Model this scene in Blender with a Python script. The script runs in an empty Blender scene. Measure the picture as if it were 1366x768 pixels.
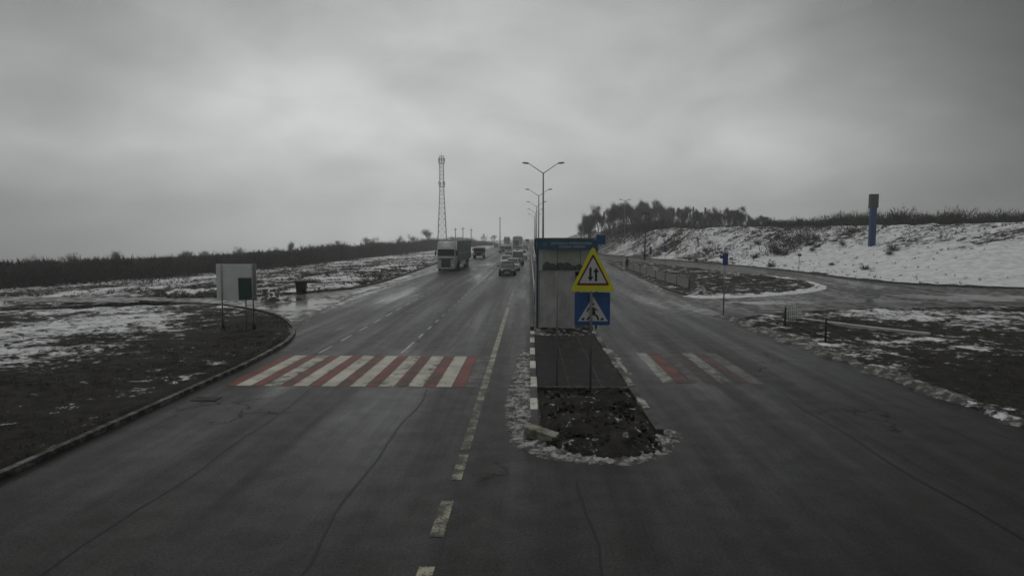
import bpy, bmesh, math, random
import numpy as np
from mathutils import Vector, Matrix, noise as mn
C = bpy.context.scene.collection
SC = bpy.context.scene
R = math.radians
# ------------------------------------------------------------------ camera
H = 4.5
F = 850.0
PITCH = math.atan(68 / F); YAW = math.atan(23 / F)
cam_d = bpy.data.cameras.new('camera'); cam = bpy.data.objects.new('camera', cam_d); C.objects.link(cam)
cam_d.sensor_width = 36; cam_d.lens = F / 1366 * 36
cam_d.clip_start = 0.1; cam_d.clip_end = 6000
cam.location = (0, 0, H); cam.rotation_euler = (R(90) - PITCH, 0, YAW)
SC.camera = cam
CM = Matrix.Rotation(YAW, 3, 'Z') @ Matrix.Rotation(R(90) - PITCH, 3, 'X')
def ray(px, py): return CM @ Vector(((px - 683) / F, (384 - py) / F, -1))
def G(px, py, z=0.0):
    r = ray(px, py); t = (z - H) / r.z
    return (r.x * t, r.y * t)
def AT(px, py, Y):
    r = ray(px, py); t = Y / r.y
    return (r.x * t, Y, H + r.z * t)
# ------------------------------------------------------------------ sky and sun
SUN_EL, SUN_AZ = R(66), R(-35)        # azimuth measured from +Y, positive to the right
w = bpy.data.worlds.new('World'); SC.world = w; w.use_nodes = True
nt = w.node_tree; N = nt.nodes; L = nt.links
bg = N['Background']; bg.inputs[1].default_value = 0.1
sky = N.new('ShaderNodeTexSky'); sky.sky_type = 'NISHITA'; sky.sun_disc = False
sky.sun_elevation = SUN_EL; sky.sun_rotation = SUN_AZ; sky.air_density = 2; sky.dust_density = 6
tc = N.new('ShaderNodeTexCoord')
def wm(op, a, b=None, c=None, clamp=False):
    n = N.new('ShaderNodeMath'); n.operation = op; n.use_clamp = clamp
    for i, v in enumerate((a, b, c)):
        if v is None: continue
        if isinstance(v, (int, float)): n.inputs[i].default_value = v
        else: L.new(v, n.inputs[i])
    return n.outputs[0]
def wdot(vec):
    d = N.new('ShaderNodeVectorMath'); d.operation = 'DOT_PRODUCT'; L.new(tc.outputs['Generated'], d.inputs[0])
    v = Vector(vec).normalized(); d.inputs[1].default_value = v; return d.outputs['Value']
def wrange(v, a, b, c, d):
    m = N.new('ShaderNodeMapRange'); m.interpolation_type = 'SMOOTHSTEP'; L.new(v, m.inputs[0])
    for i, q in enumerate((a, b, c, d)): m.inputs[i + 1].default_value = q
    return m.outputs[0]
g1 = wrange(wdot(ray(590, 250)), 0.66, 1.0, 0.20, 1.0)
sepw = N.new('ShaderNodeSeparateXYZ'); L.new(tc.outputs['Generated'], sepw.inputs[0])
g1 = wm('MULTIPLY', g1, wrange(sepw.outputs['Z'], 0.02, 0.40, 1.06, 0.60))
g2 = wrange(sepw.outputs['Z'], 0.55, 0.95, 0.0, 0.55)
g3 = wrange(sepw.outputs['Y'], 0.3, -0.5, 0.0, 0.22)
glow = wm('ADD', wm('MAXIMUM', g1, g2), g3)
mp = N.new('ShaderNodeMapping'); mp.inputs['Scale'].default_value = (1.0, 1.0, 2.2); L.new(tc.outputs['Generated'], mp.inputs[0])
ns = N.new('ShaderNodeTexNoise'); ns.inputs['Scale'].default_value = 2.1; ns.inputs['Detail'].default_value = 5
ns.inputs['Roughness'].default_value = 0.45; ns.inputs['Distortion'].default_value = 0.3; L.new(mp.outputs[0], ns.inputs[0])
cl = wrange(ns.outputs['Fac'], 0.32, 0.68, 0.76, 1.14)
ns2 = N.new('ShaderNodeTexNoise'); ns2.inputs['Scale'].default_value = 6.5; ns2.inputs['Detail'].default_value = 6; ns2.inputs['Distortion'].default_value = .5; L.new(mp.outputs[0], ns2.inputs[0])
cl = wm('MULTIPLY', cl, wrange(ns2.outputs['Fac'], 0.3, 0.7, 0.91, 1.06))
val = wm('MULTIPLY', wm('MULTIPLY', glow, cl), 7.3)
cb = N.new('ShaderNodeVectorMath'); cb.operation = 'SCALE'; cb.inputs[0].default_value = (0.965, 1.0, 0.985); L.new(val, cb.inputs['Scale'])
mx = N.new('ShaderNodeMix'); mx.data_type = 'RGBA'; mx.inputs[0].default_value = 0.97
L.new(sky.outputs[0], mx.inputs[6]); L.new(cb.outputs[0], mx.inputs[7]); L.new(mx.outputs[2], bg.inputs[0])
sl = bpy.data.lights.new('sun', 'SUN'); sl.energy = 0.5; sl.angle = R(20); sl.color = (1, .97, .93)
so = bpy.data.objects.new('sun', sl); C.objects.link(so)
sd = Vector((math.sin(SUN_AZ) * math.cos(SUN_EL), math.cos(SUN_AZ) * math.cos(SUN_EL), math.sin(SUN_EL)))
so.rotation_euler = sd.to_track_quat('Z', 'Y').to_euler(); so.location = (0, 0, 60)
SC.view_settings.view_transform = 'Standard'; SC.view_settings.look = 'None'
SC.view_settings.exposure = -0.03; SC.view_settings.gamma = 1; SC.view_settings.use_curve_mapping = False
SC.render.engine = 'CYCLES'
SC.cycles.volume_bounces = 2; SC.cycles.max_bounces = 6; SC.cycles.volume_step_rate = 4
# ------------------------------------------------------------------ materials
class NB:
    def __init__(s, name):
        s.m = bpy.data.materials.new(name); s.m.use_nodes = True; s.t = s.m.node_tree
        s.b = s.t.nodes['Principled BSDF']
        s.pos = s.t.nodes.new('ShaderNodeNewGeometry').outputs['Position']
        s.oc = s.t.nodes.new('ShaderNodeTexCoord').outputs['Object']
    def n(s, t): return s.t.nodes.new(t)
    def set(s, i, v):
        if hasattr(v, 'is_linked'): s.t.links.new(v, i)
        else: i.default_value = v
    def math(s, op, a, b=0.0, clamp=False):
        n = s.n('ShaderNodeMath'); n.operation = op; n.use_clamp = clamp; s.set(n.inputs[0], a); s.set(n.inputs[1], b); return n.outputs[0]
    def noise(s, scale, detail=4, rough=.55, vec=None, stretch=None, dist=0.0):
        v = vec or s.pos
        if stretch:
            mp = s.n('ShaderNodeMapping'); mp.inputs['Scale'].default_value = stretch; s.t.links.new(v, mp.inputs[0]); v = mp.outputs[0]
        n = s.n('ShaderNodeTexNoise'); n.inputs['Scale'].default_value = scale; n.inputs['Detail'].default_value = detail
        n.inputs['Roughness'].default_value = rough; n.inputs['Distortion'].default_value = dist; s.t.links.new(v, n.inputs[0]); return n.outputs['Fac']
    def rng(s, v, a, b, c, d):
        m = s.n('ShaderNodeMapRange'); m.interpolation_type = 'SMOOTHSTEP'; s.set(m.inputs[0], v)
        for i, q in enumerate((a, b, c, d)): s.set(m.inputs[i + 1], q)
        return m.outputs[0]
    def mix(s, f, a, b):
        m = s.n('ShaderNodeMix'); m.data_type = 'RGBA'; s.set(m.inputs[0], f)
        for i, q in ((6, a), (7, b)): s.set(m.inputs[i], (*q, 1) if isinstance(q, tuple) and len(q) == 3 else q)
        return m.outputs[2]
    def attr(s, name):
        a = s.n('ShaderNodeAttribute'); a.attribute_name = name; return a.outputs['Fac']
    def bump(s, h, dist=.02, strength=.6):
        b = s.n('ShaderNodeBump'); b.inputs['Distance'].default_value = dist; b.inputs['Strength'].default_value = strength
        s.set(b.inputs['Height'], h); s.t.links.new(b.outputs[0], s.b.inputs['Normal'])
    def col(s, v): s.set(s.b.inputs['Base Color'], (*v, 1) if isinstance(v, tuple) and len(v) == 3 else v)
    def rough(s, v): s.set(s.b.inputs['Roughness'], v)
MATS = {}
def simple(name, c, rough=.5, metal=0.0, var=.25, scale=3.0, dirt=None):
    if name in MATS: return MATS[name]
    b = NB(name)
    f = b.noise(scale, 4, vec=b.oc)
    k = b.rng(f, .3, .7, 0.0, 1.0)
    d = tuple(q * (1 - var) for q in c)
    b.col(b.mix(k, c, d if dirt is None else tuple(q * .4 + e * .6 for q, e in zip(c, dirt))))
    b.rough(b.rng(f, .3, .7, max(rough - .08, .05), min(rough + .12, 1)))
    b.b.inputs['Metallic'].default_value = metal
    MATS[name] = b.m
    return b.m
def asphalt():
    b = NB('wet_asphalt')
    big = b.noise(.12, 3); fine = b.noise(60, 3, .7); mid = b.noise(1.6, 5)
    trk = b.noise(1.3, 5, .65, stretch=(1, .02, 1))
    trk2 = b.noise(.9, 4, .65, stretch=(1, .035, 1))
    mud = b.attr('mud')
    c = b.mix(b.rng(trk, .35, .65, 0.0, 1.0), (.012, .0122, .0125), (.023, .0225, .0215))
    c = b.mix(b.rng(mid, .45, .75, 0.0, .30), c, (.036, .034, .031))
    c = b.mix(b.math('MULTIPLY', mud, b.rng(mid, .3, .6, .3, 1.0)), c, (.050, .045, .038))
    c = b.mix(b.rng(fine, .55, .8, 0.0, .25), c, (.06, .058, .054))
    vor = b.n('ShaderNodeTexVoronoi'); vor.feature = 'DISTANCE_TO_EDGE'; vor.inputs['Scale'].default_value = .22
    wv = b.n('ShaderNodeVectorMath'); wv.operation = 'ADD'; b.t.links.new(b.pos, wv.inputs[0]); nv = b.n('ShaderNodeTexNoise'); nv.inputs['Scale'].default_value = 1.2; nv.inputs['Detail'].default_value = 6; b.t.links.new(b.pos, nv.inputs[0])
    sc_ = b.n('ShaderNodeVectorMath'); sc_.operation = 'SCALE'; sc_.inputs['Scale'].default_value = 2.2; b.t.links.new(nv.outputs['Color'], sc_.inputs[0]); b.t.links.new(sc_.outputs[0], wv.inputs[1]); b.t.links.new(wv.outputs[0], vor.inputs[0])
    crack = b.math('MULTIPLY', b.rng(vor.outputs['Distance'], .0, .022, 1.0, 0.0), b.rng(b.noise(.15, 2), .54, .62, 0.0, .8))
    c = b.mix(crack, c, (.005, .005, .005))
    agg = b.noise(140, 2, .6)
    c = b.mix(b.rng(agg, .60, .70, 0.0, .6), c, (.10, .098, .09))
    grime = b.rng(b.noise(.7, 7, .75, dist=1.0), .56, .70, 0.0, .55)
    c = b.mix(grime, c, (.05, .048, .044))
    b.col(c)
    pud = b.rng(b.noise(.22, 4, .6, stretch=(1, .16, 1)), .50, .68, 0.0, 1.0)
    r = b.rng(trk2, .3, .7, .33, .50)
    r = b.math('SUBTRACT', r, b.math('MULTIPLY', pud, .17))
    r = b.math('ADD', r, b.math('MULTIPLY', mud, b.rng(mid, .45, .55, -.26, .06)))
    b.rough(r)
    grit = b.noise(22, 5, .8)
    b.set(b.b.inputs['Specular IOR Level'], b.math('MULTIPLY', b.math('SUBTRACT', 1.0, crack), b.math('MULTIPLY', b.rng(mid, .3, .7, .32, .15), b.rng(grit, .35, .62, 1.35, .45))))
    b.bump(b.math('MULTIPLY', b.math('ADD', fine, b.math('MULTIPLY', mid, .6)), b.math('SUBTRACT', 1.0, b.math('MULTIPLY', pud, .8))), .006, .55)
    return b.m
def snowground(name, patch=None, scl=1.0):
    b = NB(name)
    c = b.attr('snow') if patch is None else patch
    n1 = b.noise(.85 * scl, 8, .70, dist=.4); n2 = b.noise(4.0 * scl, 6, .7)
    n = b.math('ADD', b.math('MULTIPLY', n1, .62), b.math('MULTIPLY', n2, .38))
    n = b.math('ADD', b.math('MULTIPLY', b.math('SUBTRACT', n, .5), 3.4), .5)
    f = b.math('ADD', b.math('MULTIPLY', b.math('SUBTRACT', c, n), 5.0), .5, clamp=True)
    soil = b.mix(b.rng(b.noise(2.5, 6, .7), .35, .65, 0.0, 1.0), (.011, .0105, .009), (.036, .033, .025))
    soil = b.mix(b.rng(b.noise(14, 5, .7), .55, .75, 0.0, .5), soil, (.07, .064, .047))
    sn = b.mix(b.rng(b.noise(1.1, 5, .6), .35, .7, 0.0, 1.0), (.80, .81, .83), (.55, .55, .55))
    b.col(b.mix(f, soil, sn)); b.rough(.75); b.b.inputs['Specular IOR Level'].default_value = .12
    hh = b.math('ADD', b.math('MULTIPLY', f, .5), b.math('MULTIPLY', b.noise(9, 6, .75), .8))
    b.bump(hh, .08, .8)
    return b.m
def slush(name, a=(.58, .58, .57), d=(.16, .15, .135), t=(.42, .60)):
    b = NB(name)
    n = b.noise(3.2, 7, .72)
    b.col(b.mix(b.rng(n, t[0], t[1], 0.0, 1.0), a, b.mix(b.noise(20, 4, .7), d, tuple(q * .4 for q in d))))
    b.b.inputs['Specular IOR Level'].default_value = .2; b.rough(.6); b.bump(b.noise(14, 6, .75), .05, .8)
    return b.m
def paint(name, c, worn=.5, base=(.02, .02, .0195)):
    b = NB(name)
    n = b.math('ADD', b.math('MULTIPLY', b.noise(2.2, 6, .7), .6), b.math('MULTIPLY', b.noise(26, 4, .8), .4))
    wp = b.rng(b.noise(1.1, 3, .5, stretch=(1, .04, 1)), .38, .66, -.05, .07)
    n = b.math('ADD', n, wp)
    f = b.rng(n, worn - .05, worn + .08, 0.0, .92)
    cc = b.mix(b.rng(b.noise(.9, 4), .3, .7, 0.0, 1.0), c, tuple(q * .66 for q in c))
    b.col(b.mix(f, cc, base)); b.b.inputs['Specular IOR Level'].default_value = .25; b.rough(.5); b.bump(n, .004, .4)
    return b.m
M_ASPH = asphalt(); M_GROUND = snowground('snowy_ground')
M_SNOWPATCH = slush('dirty_snow', (.44, .44, .43), (.09, .085, .075), (.40, .60)); M_BRSNOW = slush('bright_snow', (.74, .75, .76), (.30, .29, .27), (.50, .72)); M_SLUSH = slush('grey_slush', (.34, .34, .33), (.10, .095, .085), (.36, .54))
M_PW = paint('worn_white_paint', (.52, .505, .43), .54); M_PWF = paint('faded_white_paint', (.14, .14, .13), .48)
M_PR = paint('worn_red_paint', (.19, .043, .031), .53); M_PW2 = paint('scuffed_white_paint', (.33, .33, .30), .50); M_PR2 = paint('scuffed_red_paint', (.14, .036, .028), .50); M_PRF = paint('faded_red_paint', (.12, .05, .042), .46)
M_PY = paint('worn_line_paint', (.40, .39, .29), .50)
M_PL = paint('worn_lane_line', (.46, .46, .44), .53)
M_KW = paint('whitewashed_kerb', (.60, .60, .55), .60, (.16, .155, .14)); M_KD = simple('dark_kerb', (.035, .035, .036), .6)
M_KG = slush('weathered_kerb', (.20, .195, .18), (.05, .048, .044), (.36, .58))
# ------------------------------------------------------------------ mesh helpers
def tagit(o, label=None, cat=None, group=None, kind=None):
    if label: o['label'] = label
    if cat: o['category'] = cat
    if group: o['group'] = group
    if kind: o['kind'] = kind
    return o
def obj(name, bm, mat, parent=None, smooth=False):
    me = bpy.data.meshes.new(name)
    if isinstance(bm, bmesh.types.BMesh):
        bm.normal_update(); bm.to_mesh(me); bm.free()
    else:
        me.from_pydata(*bm)
    for m in (mat if isinstance(mat, (list, tuple)) else [mat]): me.materials.append(m)
    if smooth: me.polygons.foreach_set('use_smooth', [True] * len(me.polygons))
    o = bpy.data.objects.new(name, me); C.objects.link(o)
    if parent: o.parent = parent
    return o
def struct(name, bm, mat, label=None, smooth=False):
    o = obj(name, bm, mat, None, smooth); o['kind'] = 'structure'
    return o
def thing(name, loc, rz, label, cat, group=None):
    o = bpy.data.objects.new(name, None); C.objects.link(o); o.location = loc; o.rotation_euler = (0, 0, rz)
    return tagit(o, label, cat, group)
def NBM(): return bmesh.new()
def box(bm, x0, x1, y0, y1, z0, z1, bev=0.0, mi=0):
    r = bmesh.ops.create_cube(bm, size=1)
    vs = r['verts']
    for v in vs: v.co = Vector(((x0 + x1) / 2 + v.co.x * (x1 - x0), (y0 + y1) / 2 + v.co.y * (y1 - y0), (z0 + z1) / 2 + v.co.z * (z1 - z0)))
    fs = set(f for v in vs for f in v.link_faces)
    for f in fs: f.material_index = mi
    if bev: bmesh.ops.bevel(bm, geom=list(set(e for v in vs for e in v.link_edges)), offset=bev, segments=2, affect='EDGES', profile=.7)
    return bm
def BOX(*a, **k): return box(NBM(), *a, **k)
def tube(bm, p0, p1, r0, r1=None, n=8, cap=True):
    p0, p1 = Vector(p0), Vector(p1); r1 = r0 if r1 is None else r1
    q = (p1 - p0).to_track_quat('Z', 'Y'); a, b = [], []
    for i in range(n):
        t = 2 * math.pi * i / n; o = Vector((math.cos(t), math.sin(t), 0))
        a.append(bm.verts.new(p0 + q @ (o * r0))); b.append(bm.verts.new(p1 + q @ (o * r1)))
    for i in range(n): bm.faces.new((a[i], a[(i + 1) % n], b[(i + 1) % n], b[i]))
    if cap: bm.faces.new(a[::-1]); bm.faces.new(b)
    return bm
def loft(bm, rings, cap=True):
    vs = [[bm.verts.new(p) for p in r] for r in rings]; n = len(vs[0])
    for a, b in zip(vs, vs[1:]):
        for i in range(n): bm.faces.new((a[i], a[(i + 1) % n], b[(i + 1) % n], b[i]))
    if cap: bm.faces.new(vs[0][::-1]); bm.faces.new(vs[-1])
    bmesh.ops.recalc_face_normals(bm, faces=bm.faces[:])
    return bm
def prism(bm, pts, y0, y1):           # polygon in xz, extruded along y
    a = [bm.verts.new((x, y0, z)) for x, z in pts]; b = [bm.verts.new((x, y1, z)) for x, z in pts]
    n = len(pts)
    bm.faces.new(a); bm.faces.new(b[::-1])
    for i in range(n): bm.faces.new((a[i], b[i], b[(i + 1) % n], a[(i + 1) % n]))
    bmesh.ops.recalc_face_normals(bm, faces=bm.faces[:])
    return bm
def slabpoly(bm, pts, z0, z1):
    a = [bm.verts.new((x, y, z1)) for x, y in pts]; b = [bm.verts.new((x, y, z0)) for x, y in pts]; n = len(pts)
    bm.faces.new(a); bm.faces.new(b[::-1])
    for i in range(n): bm.faces.new((a[i], b[i], b[(i + 1) % n], a[(i + 1) % n]))
    bmesh.ops.recalc_face_normals(bm, faces=bm.faces[:])
    return bm
def sst(x, a, b):
    t = np.clip((np.asarray(x, float) - a) / (b - a), 0, 1); return t * t * (3 - 2 * t)
def fbm(x, y, s, seed=0, o=4):
    return mn.fractal(Vector((x * s + seed * 17.3, y * s - seed * 9.1, seed * 3.7)), .9, 2.1, o)
# signed distance to polygon, negative inside
def sdist(P, poly):
    P = np.asarray(P, float); d = np.full(len(P), 1e9); inside = np.zeros(len(P), bool); n = len(poly)
    for i in range(n):
        a = np.array(poly[i], float); b = np.array(poly[(i + 1) % n], float); e = b - a
        w_ = P - a; t = np.clip((w_ @ e) / (e @ e), 0, 1); q = w_ - t[:, None] * e
        d = np.minimum(d, np.hypot(q[:, 0], q[:, 1]))
        c = ((a[1] <= P[:, 1]) != (b[1] <= P[:, 1]))
        with np.errstate(divide='ignore', invalid='ignore'):
            xi = a[0] + (P[:, 1] - a[1]) / (e[1] if e[1] else 1e-9) * e[0]
        inside ^= c & (P[:, 0] < xi)
    return np.where(inside, -d, d)
def smoothline(pts, k=4, closed=False):
    out = []; n = len(pts)
    rngi = range(n if closed else n - 1)
    for i in rngi:
        if closed: p = [pts[(i + j) % n] for j in (-1, 0, 1, 2)]
        else: p = [pts[max(i - 1, 0)], pts[i], pts[i + 1], pts[min(i + 2, n - 1)]]
        p = [Vector(q) for q in p]
        for j in range(k):
            t = j / k
            out.append(tuple(.5 * ((2 * p[1]) + (-p[0] + p[2]) * t + (2 * p[0] - 5 * p[1] + 4 * p[2] - p[3]) * t * t + (-p[0] + 3 * p[1] - 3 * p[2] + p[3]) * t ** 3)))
    if not closed: out.append(tuple(pts[-1]))
    return out
# ------------------------------------------------------------------ road plan
LEFT = [(-9.9, -12), (-9.9, 16), (-9.9, 21.5)] + smoothline([(-9.95, 22.5), (-10.3, 26.5), (-11.2, 29.8), (-12.6, 32.8), (-14.6, 36), (-17.2, 38.8), (-21, 41.5), (-27, 43.3)], 3) + [(-70, 44.5), (-70, 47)] + \
    smoothline([(-27, 46.6), (-20.8, 48.2), (-17, 52.2), (-15.1, 58), (-14.9, 76), (-15.7, 106)], 3) + [(-15, 150), (-15, 900)]
RIGHT = [(12, 900), (12, 300)] + smoothline([(13.5, 230), (19.5, 160), (26, 127), (31.7, 106), (34.6, 84), (34.6, 70), (37, 61), (46, 55)], 3) + [(80, 52), (80, 43)] + \
    smoothline([(30, 41.6), (21.8, 40.7), (16, 38.6), (12.8, 36.8), (11.2, 34), (11.2, 28), (11.45, 21.6)], 3) + [(11.5, -12)]
ROADP = LEFT + RIGHT
def outset(poly, r):
    n = len(poly); out = []
    for i in range(n):
        a, p, b = (Vector(poly[(i + j) % n]) for j in (-1, 0, 1))
        t = ((p - a).normalized() + (b - p).normalized())
        t = t.normalized() if t.length > 1e-6 else (b - p).normalized()
        nn = Vector((t.y, -t.x)); out.append((p.x + nn.x * r, p.y + nn.y * r))
    return out
area = sum(ROADP[i][0] * ROADP[(i + 1) % len(ROADP)][1] - ROADP[(i + 1) % len(ROADP)][0] * ROADP[i][1] for i in range(len(ROADP)))
OUT = outset(ROADP, .25 if area > 0 else -.25)
# asphalt as a grid (so that mud can vary), clipped to the outset outline
def axis(bps):
    out = [bps[0][0]]
    for (a, s), (b, _) in zip(bps, bps[1:]):
        n = max(1, round((b - a) / s)); out += [a + (b - a) * (i + 1) / n for i in range(n)]
    return np.array(out)
bm = NBM()
f = bm.faces.new([bm.verts.new((x, y, 0)) for x, y in OUT])
if f.calc_area() and area < 0: bmesh.ops.reverse_faces(bm, faces=[f])
for xx in (-40, -27, -21, -18, -15, -13, -12, -9, -6, 0, 6, 12, 16, 20, 26, 32, 40, 60):
    bmesh.ops.bisect_plane(bm, geom=bm.verts[:] + bm.edges[:] + bm.faces[:], plane_co=(xx, 0, 0), plane_no=(1, 0, 0))
for yy in (5, 12, 20, 26, 32, 36, 40, 44, 48, 52, 58, 66, 76, 90, 106, 130, 160, 200, 300, 500):
    bmesh.ops.bisect_plane(bm, geom=bm.verts[:] + bm.edges[:] + bm.faces[:], plane_co=(0, yy, 0), plane_no=(0, 1, 0))
bm.normal_update()
for q in bm.faces:
    if q.normal.z < 0: q.normal_flip()
ro = struct('road', bm, M_ASPH)
at = ro.data.attributes.new('mud', 'FLOAT', 'POINT')
for i, v in enumerate(ro.data.vertices):
    x, y = v.co.x, v.co.y
    at.data[i].value = (1.0 if x < -12.5 and 30 < y < 140 else 0.0) + (.7 if x > 24 and y > 38 else 0) + (.5 if 11 < x <= 24 and y > 36 else 0)
# ------------------------------------------------------------------ ground
def edge_left_d(x, y): return np.maximum(0, -x - 15)
def gheight(X, Y, D, noisy=True):
    X = np.asarray(X, float); Y = np.asarray(Y, float)
    lip = np.clip((D + .1) / .45, 0, 1) * .17 - .09
    left = -0.05 * np.maximum(0, -X - 22) * (X < 0)
    run = 13 + 20 * (1 - sst(Y, 80, 150))
    crest = 6.3 * sst(Y, 47, 66) * (1 - .75 * sst(Y, 280, 520))
    right = crest * sst(D, 1.5, run) * (X > 5)
    return lip + left + right
def bumps(x, y, d):
    a = min(max(d, 0) / 1.5, 1)
    near = math.exp(-max(0, y - 30) / 60)
    return a * (.07 * fbm(x, y, 1.3, 1) + .10 * fbm(x, y, .35, 2) + (1 - near) * .35 * fbm(x, y, .12, 3) * min(max(d, 0) / 10, 1)
                + (.28 * fbm(x, y, .5, 4) * min(max(d, 0) / 12, 1) if x > 15 and y > 60 else 0))
xs = axis([(-1000, 100), (-500, 25), (-200, 6), (-80, 1.5), (-30, .45), (-9, 6), (11, .45), (24, .9), (45, 1.5), (100, 6), (220, 25), (600, 100), (1000, 1)])
ys = axis([(-300, 50), (-20, 5), (5, .8), (14, .4), (42, .8), (66, 1.5), (180, 4), (320, 20), (600, 100), (1200, 1)])
XX, YY = np.meshgrid(xs, ys); P = np.stack([XX.ravel(), YY.ravel()], 1)
D = sdist(P, ROADP)
Z = gheight(P[:, 0], P[:, 1], D)
Z += np.array([bumps(x, y, d) if (d > 0 and abs(x) < 300 and y < 400) else 0 for (x, y), d in zip(P, D)])
nx, ny = len(xs), len(ys)
faces = [(j * nx + i, j * nx + i + 1, (j + 1) * nx + i + 1, (j + 1) * nx + i) for j in range(ny - 1) for i in range(nx - 1)
         if not all(D[k] < -1.5 for k in (j * nx + i, j * nx + i + 1, (j + 1) * nx + i + 1, (j + 1) * nx + i))]
# one closed sheet: the part beneath the asphalt is kept as well, 9 cm down
faces = [(j * nx + i, j * nx + i + 1, (j + 1) * nx + i + 1, (j + 1) * nx + i) for j in range(ny - 1) for i in range(nx - 1)]
go = struct('ground', ([(x, y, z) for (x, y), z in zip(P, Z)], [], faces), M_GROUND, smooth=True)
x, y = P[:, 0], P[:, 1]
S = np.full(len(P), .55)
nl = (x < -9) & (y < 43)
S[nl] = (.14 + .40 * sst(-x, 13.0, 18) * sst(y, 16, 24))[nl] * .9
fl = (x < -9) & (y >= 43)
S[fl] = (.57 + .12 * sst(-x, 30, 20) - .35 * sst(-x - y * .35, 45, 70))[fl]
nr = (x > 9) & (y < 50)
S[nr] = (.25 + .14 * sst(x, 20, 30))[nr]
S[nr & (x < 14) & (y < 37)] = .38
em = (x > 9) & (y >= 50)
sm = sst(y, 140, 95) * sst(D, 22, 12)
S[em] = (.50 + .48 * sm)[em]
S[em & (y > 200)] = .5
S[em & (D < 1.2)] = .4
S[fl & (D < 1.0)] = .45
lf = np.array([fbm(px_, py_, .11, 71, 3) if abs(px_) < 200 and -20 < py_ < 300 else 0 for px_, py_ in P])
S = S + lf * .42 * (S < .9) * (D > .8)
a = go.data.attributes.new('snow', 'FLOAT', 'POINT'); a.data.foreach_set('value', S.astype(np.float32))
def gz(x, y):
    d = sdist([(x, y)], ROADP)
    z = float(gheight([x], [y], d)[0])
    return z + (bumps(x, y, float(d[0])) if d[0] > 0 else 0)
# ------------------------------------------------------------------ kerbs along the outline
def ribbon(bm, pts, w_, z0, z1, off=0.0, jit=0.0, rnd=None):
    n = len(pts); rows = []
    for i in range(n):
        a = Vector(pts[max(i - 1, 0)]); b = Vector(pts[min(i + 1, n - 1)]); p = Vector(pts[i]); t = (b - a).normalized(); nn = Vector((t.y, -t.x))
        j = rnd.uniform(-jit, jit) if rnd else 0
        q0 = p + nn * (off - w_ / 2 + j); q1 = p + nn * (off + w_ / 2 + j); zz = z1 + j * .4
        rows.append([bm.verts.new((q0.x, q0.y, z0)), bm.verts.new((q0.x, q0.y, zz)), bm.verts.new((q1.x, q1.y, zz)), bm.verts.new((q1.x, q1.y, z0))])
    for a, b in zip(rows, rows[1:]):
        for i in range(3): bm.faces.new((a[i], a[i + 1], b[i + 1], b[i]))
    bm.faces.new(rows[0]); bm.faces.new(rows[-1][::-1])
    bmesh.ops.recalc_face_normals(bm, faces=bm.faces[:])
    return bm
def resample(pts, step):
    out = [Vector(pts[0])]; carry = 0
    for a, b in zip(pts, pts[1:]):
        a, b = Vector(a), Vector(b); l = (b - a).length; n = max(1, int(l / step))
        for i in range(n): out.append(a.lerp(b, (i + 1) / n))
    return [tuple(p) for p in out]
rk = random.Random(5)
nearL = [p for p in LEFT if p[1] < 44 and p[0] > -28]
bm = ribbon(NBM(), resample(nearL, 1.2), .16, -.02, .12, jit=.012, rnd=rk)
farL = [p for p in LEFT if p[1] > 45 and p[0] > -60 and p[1] < 160]
ribbon(bm, resample(farL, 1.5), .16, -.02, .12, jit=.012, rnd=rk)
farR = [p for p in RIGHT if 51 < p[1] < 200]; ribbon(bm, resample(farR, 2), .16, -.02, .12, jit=.015, rnd=rk)
struct('kerb', bm, M_KG)
# ------------------------------------------------------------------ markings
def quad(bm, x0, x1, y0, y1, z=.005, sk=0.0):
    bm.faces.new([bm.verts.new(p) for p in ((x0, y0, z), (x1, y0, z), (x1 + sk, y1, z), (x0 + sk, y1, z))])
def strips(name, rects, mat, z=.005):
    bm = NBM()
    for r in rects: quad(bm, *r, z=z)
    return struct(name, bm, mat)
CY0, CY1 = G(600, 516)[1], G(600, 475)[1]
EX = lambda px, py: G(px, py)[0]
x_r = EX(641, 515)
per = .873; wh, rd, whf = [], [], []
for k in range(9):
    a = x_r - k * per
    (whf if k == 0 else wh).append((a - .46, a, CY0, CY1))
    if k < 9: rd.append((a - per + .02, a - .48, CY0, CY1))
strips('crosswalk_white_stripes', wh, M_PW); strips('crosswalk_red_stripes', rd, M_PR)
xr0 = EX(885, 511); RY0, RY1 = G(900, 511)[1], G(900, 471)[1]
strips('far_crosswalk_white_stripes', [(xr0, xr0 + .4, RY0, RY1), (xr0 + 1.75, xr0 + 2.2, RY0, RY1)], M_PW2, .0055)
strips('far_crosswalk_red_stripes', [(xr0 + .42, xr0 + .86, RY0, RY1)], M_PR, .0055)
whf += [(xr0 + .88, xr0 + 1.3, RY0, RY1), (xr0 + 2.66, xr0 + 3.1, RY0, RY1)]
strips('faded_white_stripes', whf, M_PWF); strips('faded_red_stripes', [(xr0 + 1.32, xr0 + 1.73, RY0, RY1), (xr0 + 2.22, xr0 + 2.64, RY0, RY1)], M_PRF)
xe = EX(651, 500) 
xe2 = EX(590, 690)
el = []
for (ya, yb) in ((770, 756), (716, 668), (640, 606), (600, 410)):
    a, b = G(600, ya)[1], G(600, yb)[1]
    el.append((xe2 - .11, xe2 + .11, a, b) if ya > 650 else (xe - .11, xe + .09, a, b))
yy = G(690, 406)[1]
while yy < 90: el.append((xe - .06, xe + .06, yy, yy + 2.2)); yy += 3.2
while yy < 300: el.append((xe - .06, xe + .06, yy, yy + 30)); yy += 31
strips('edge_line', el, M_PY, .006)
xc = EX(570, 440); xl = EX(487, 437)
cl_ = [(xc - .06, xc + .06, CY1 + .4, CY1 + 3.2)]; yy = CY1 + 4.4
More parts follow.
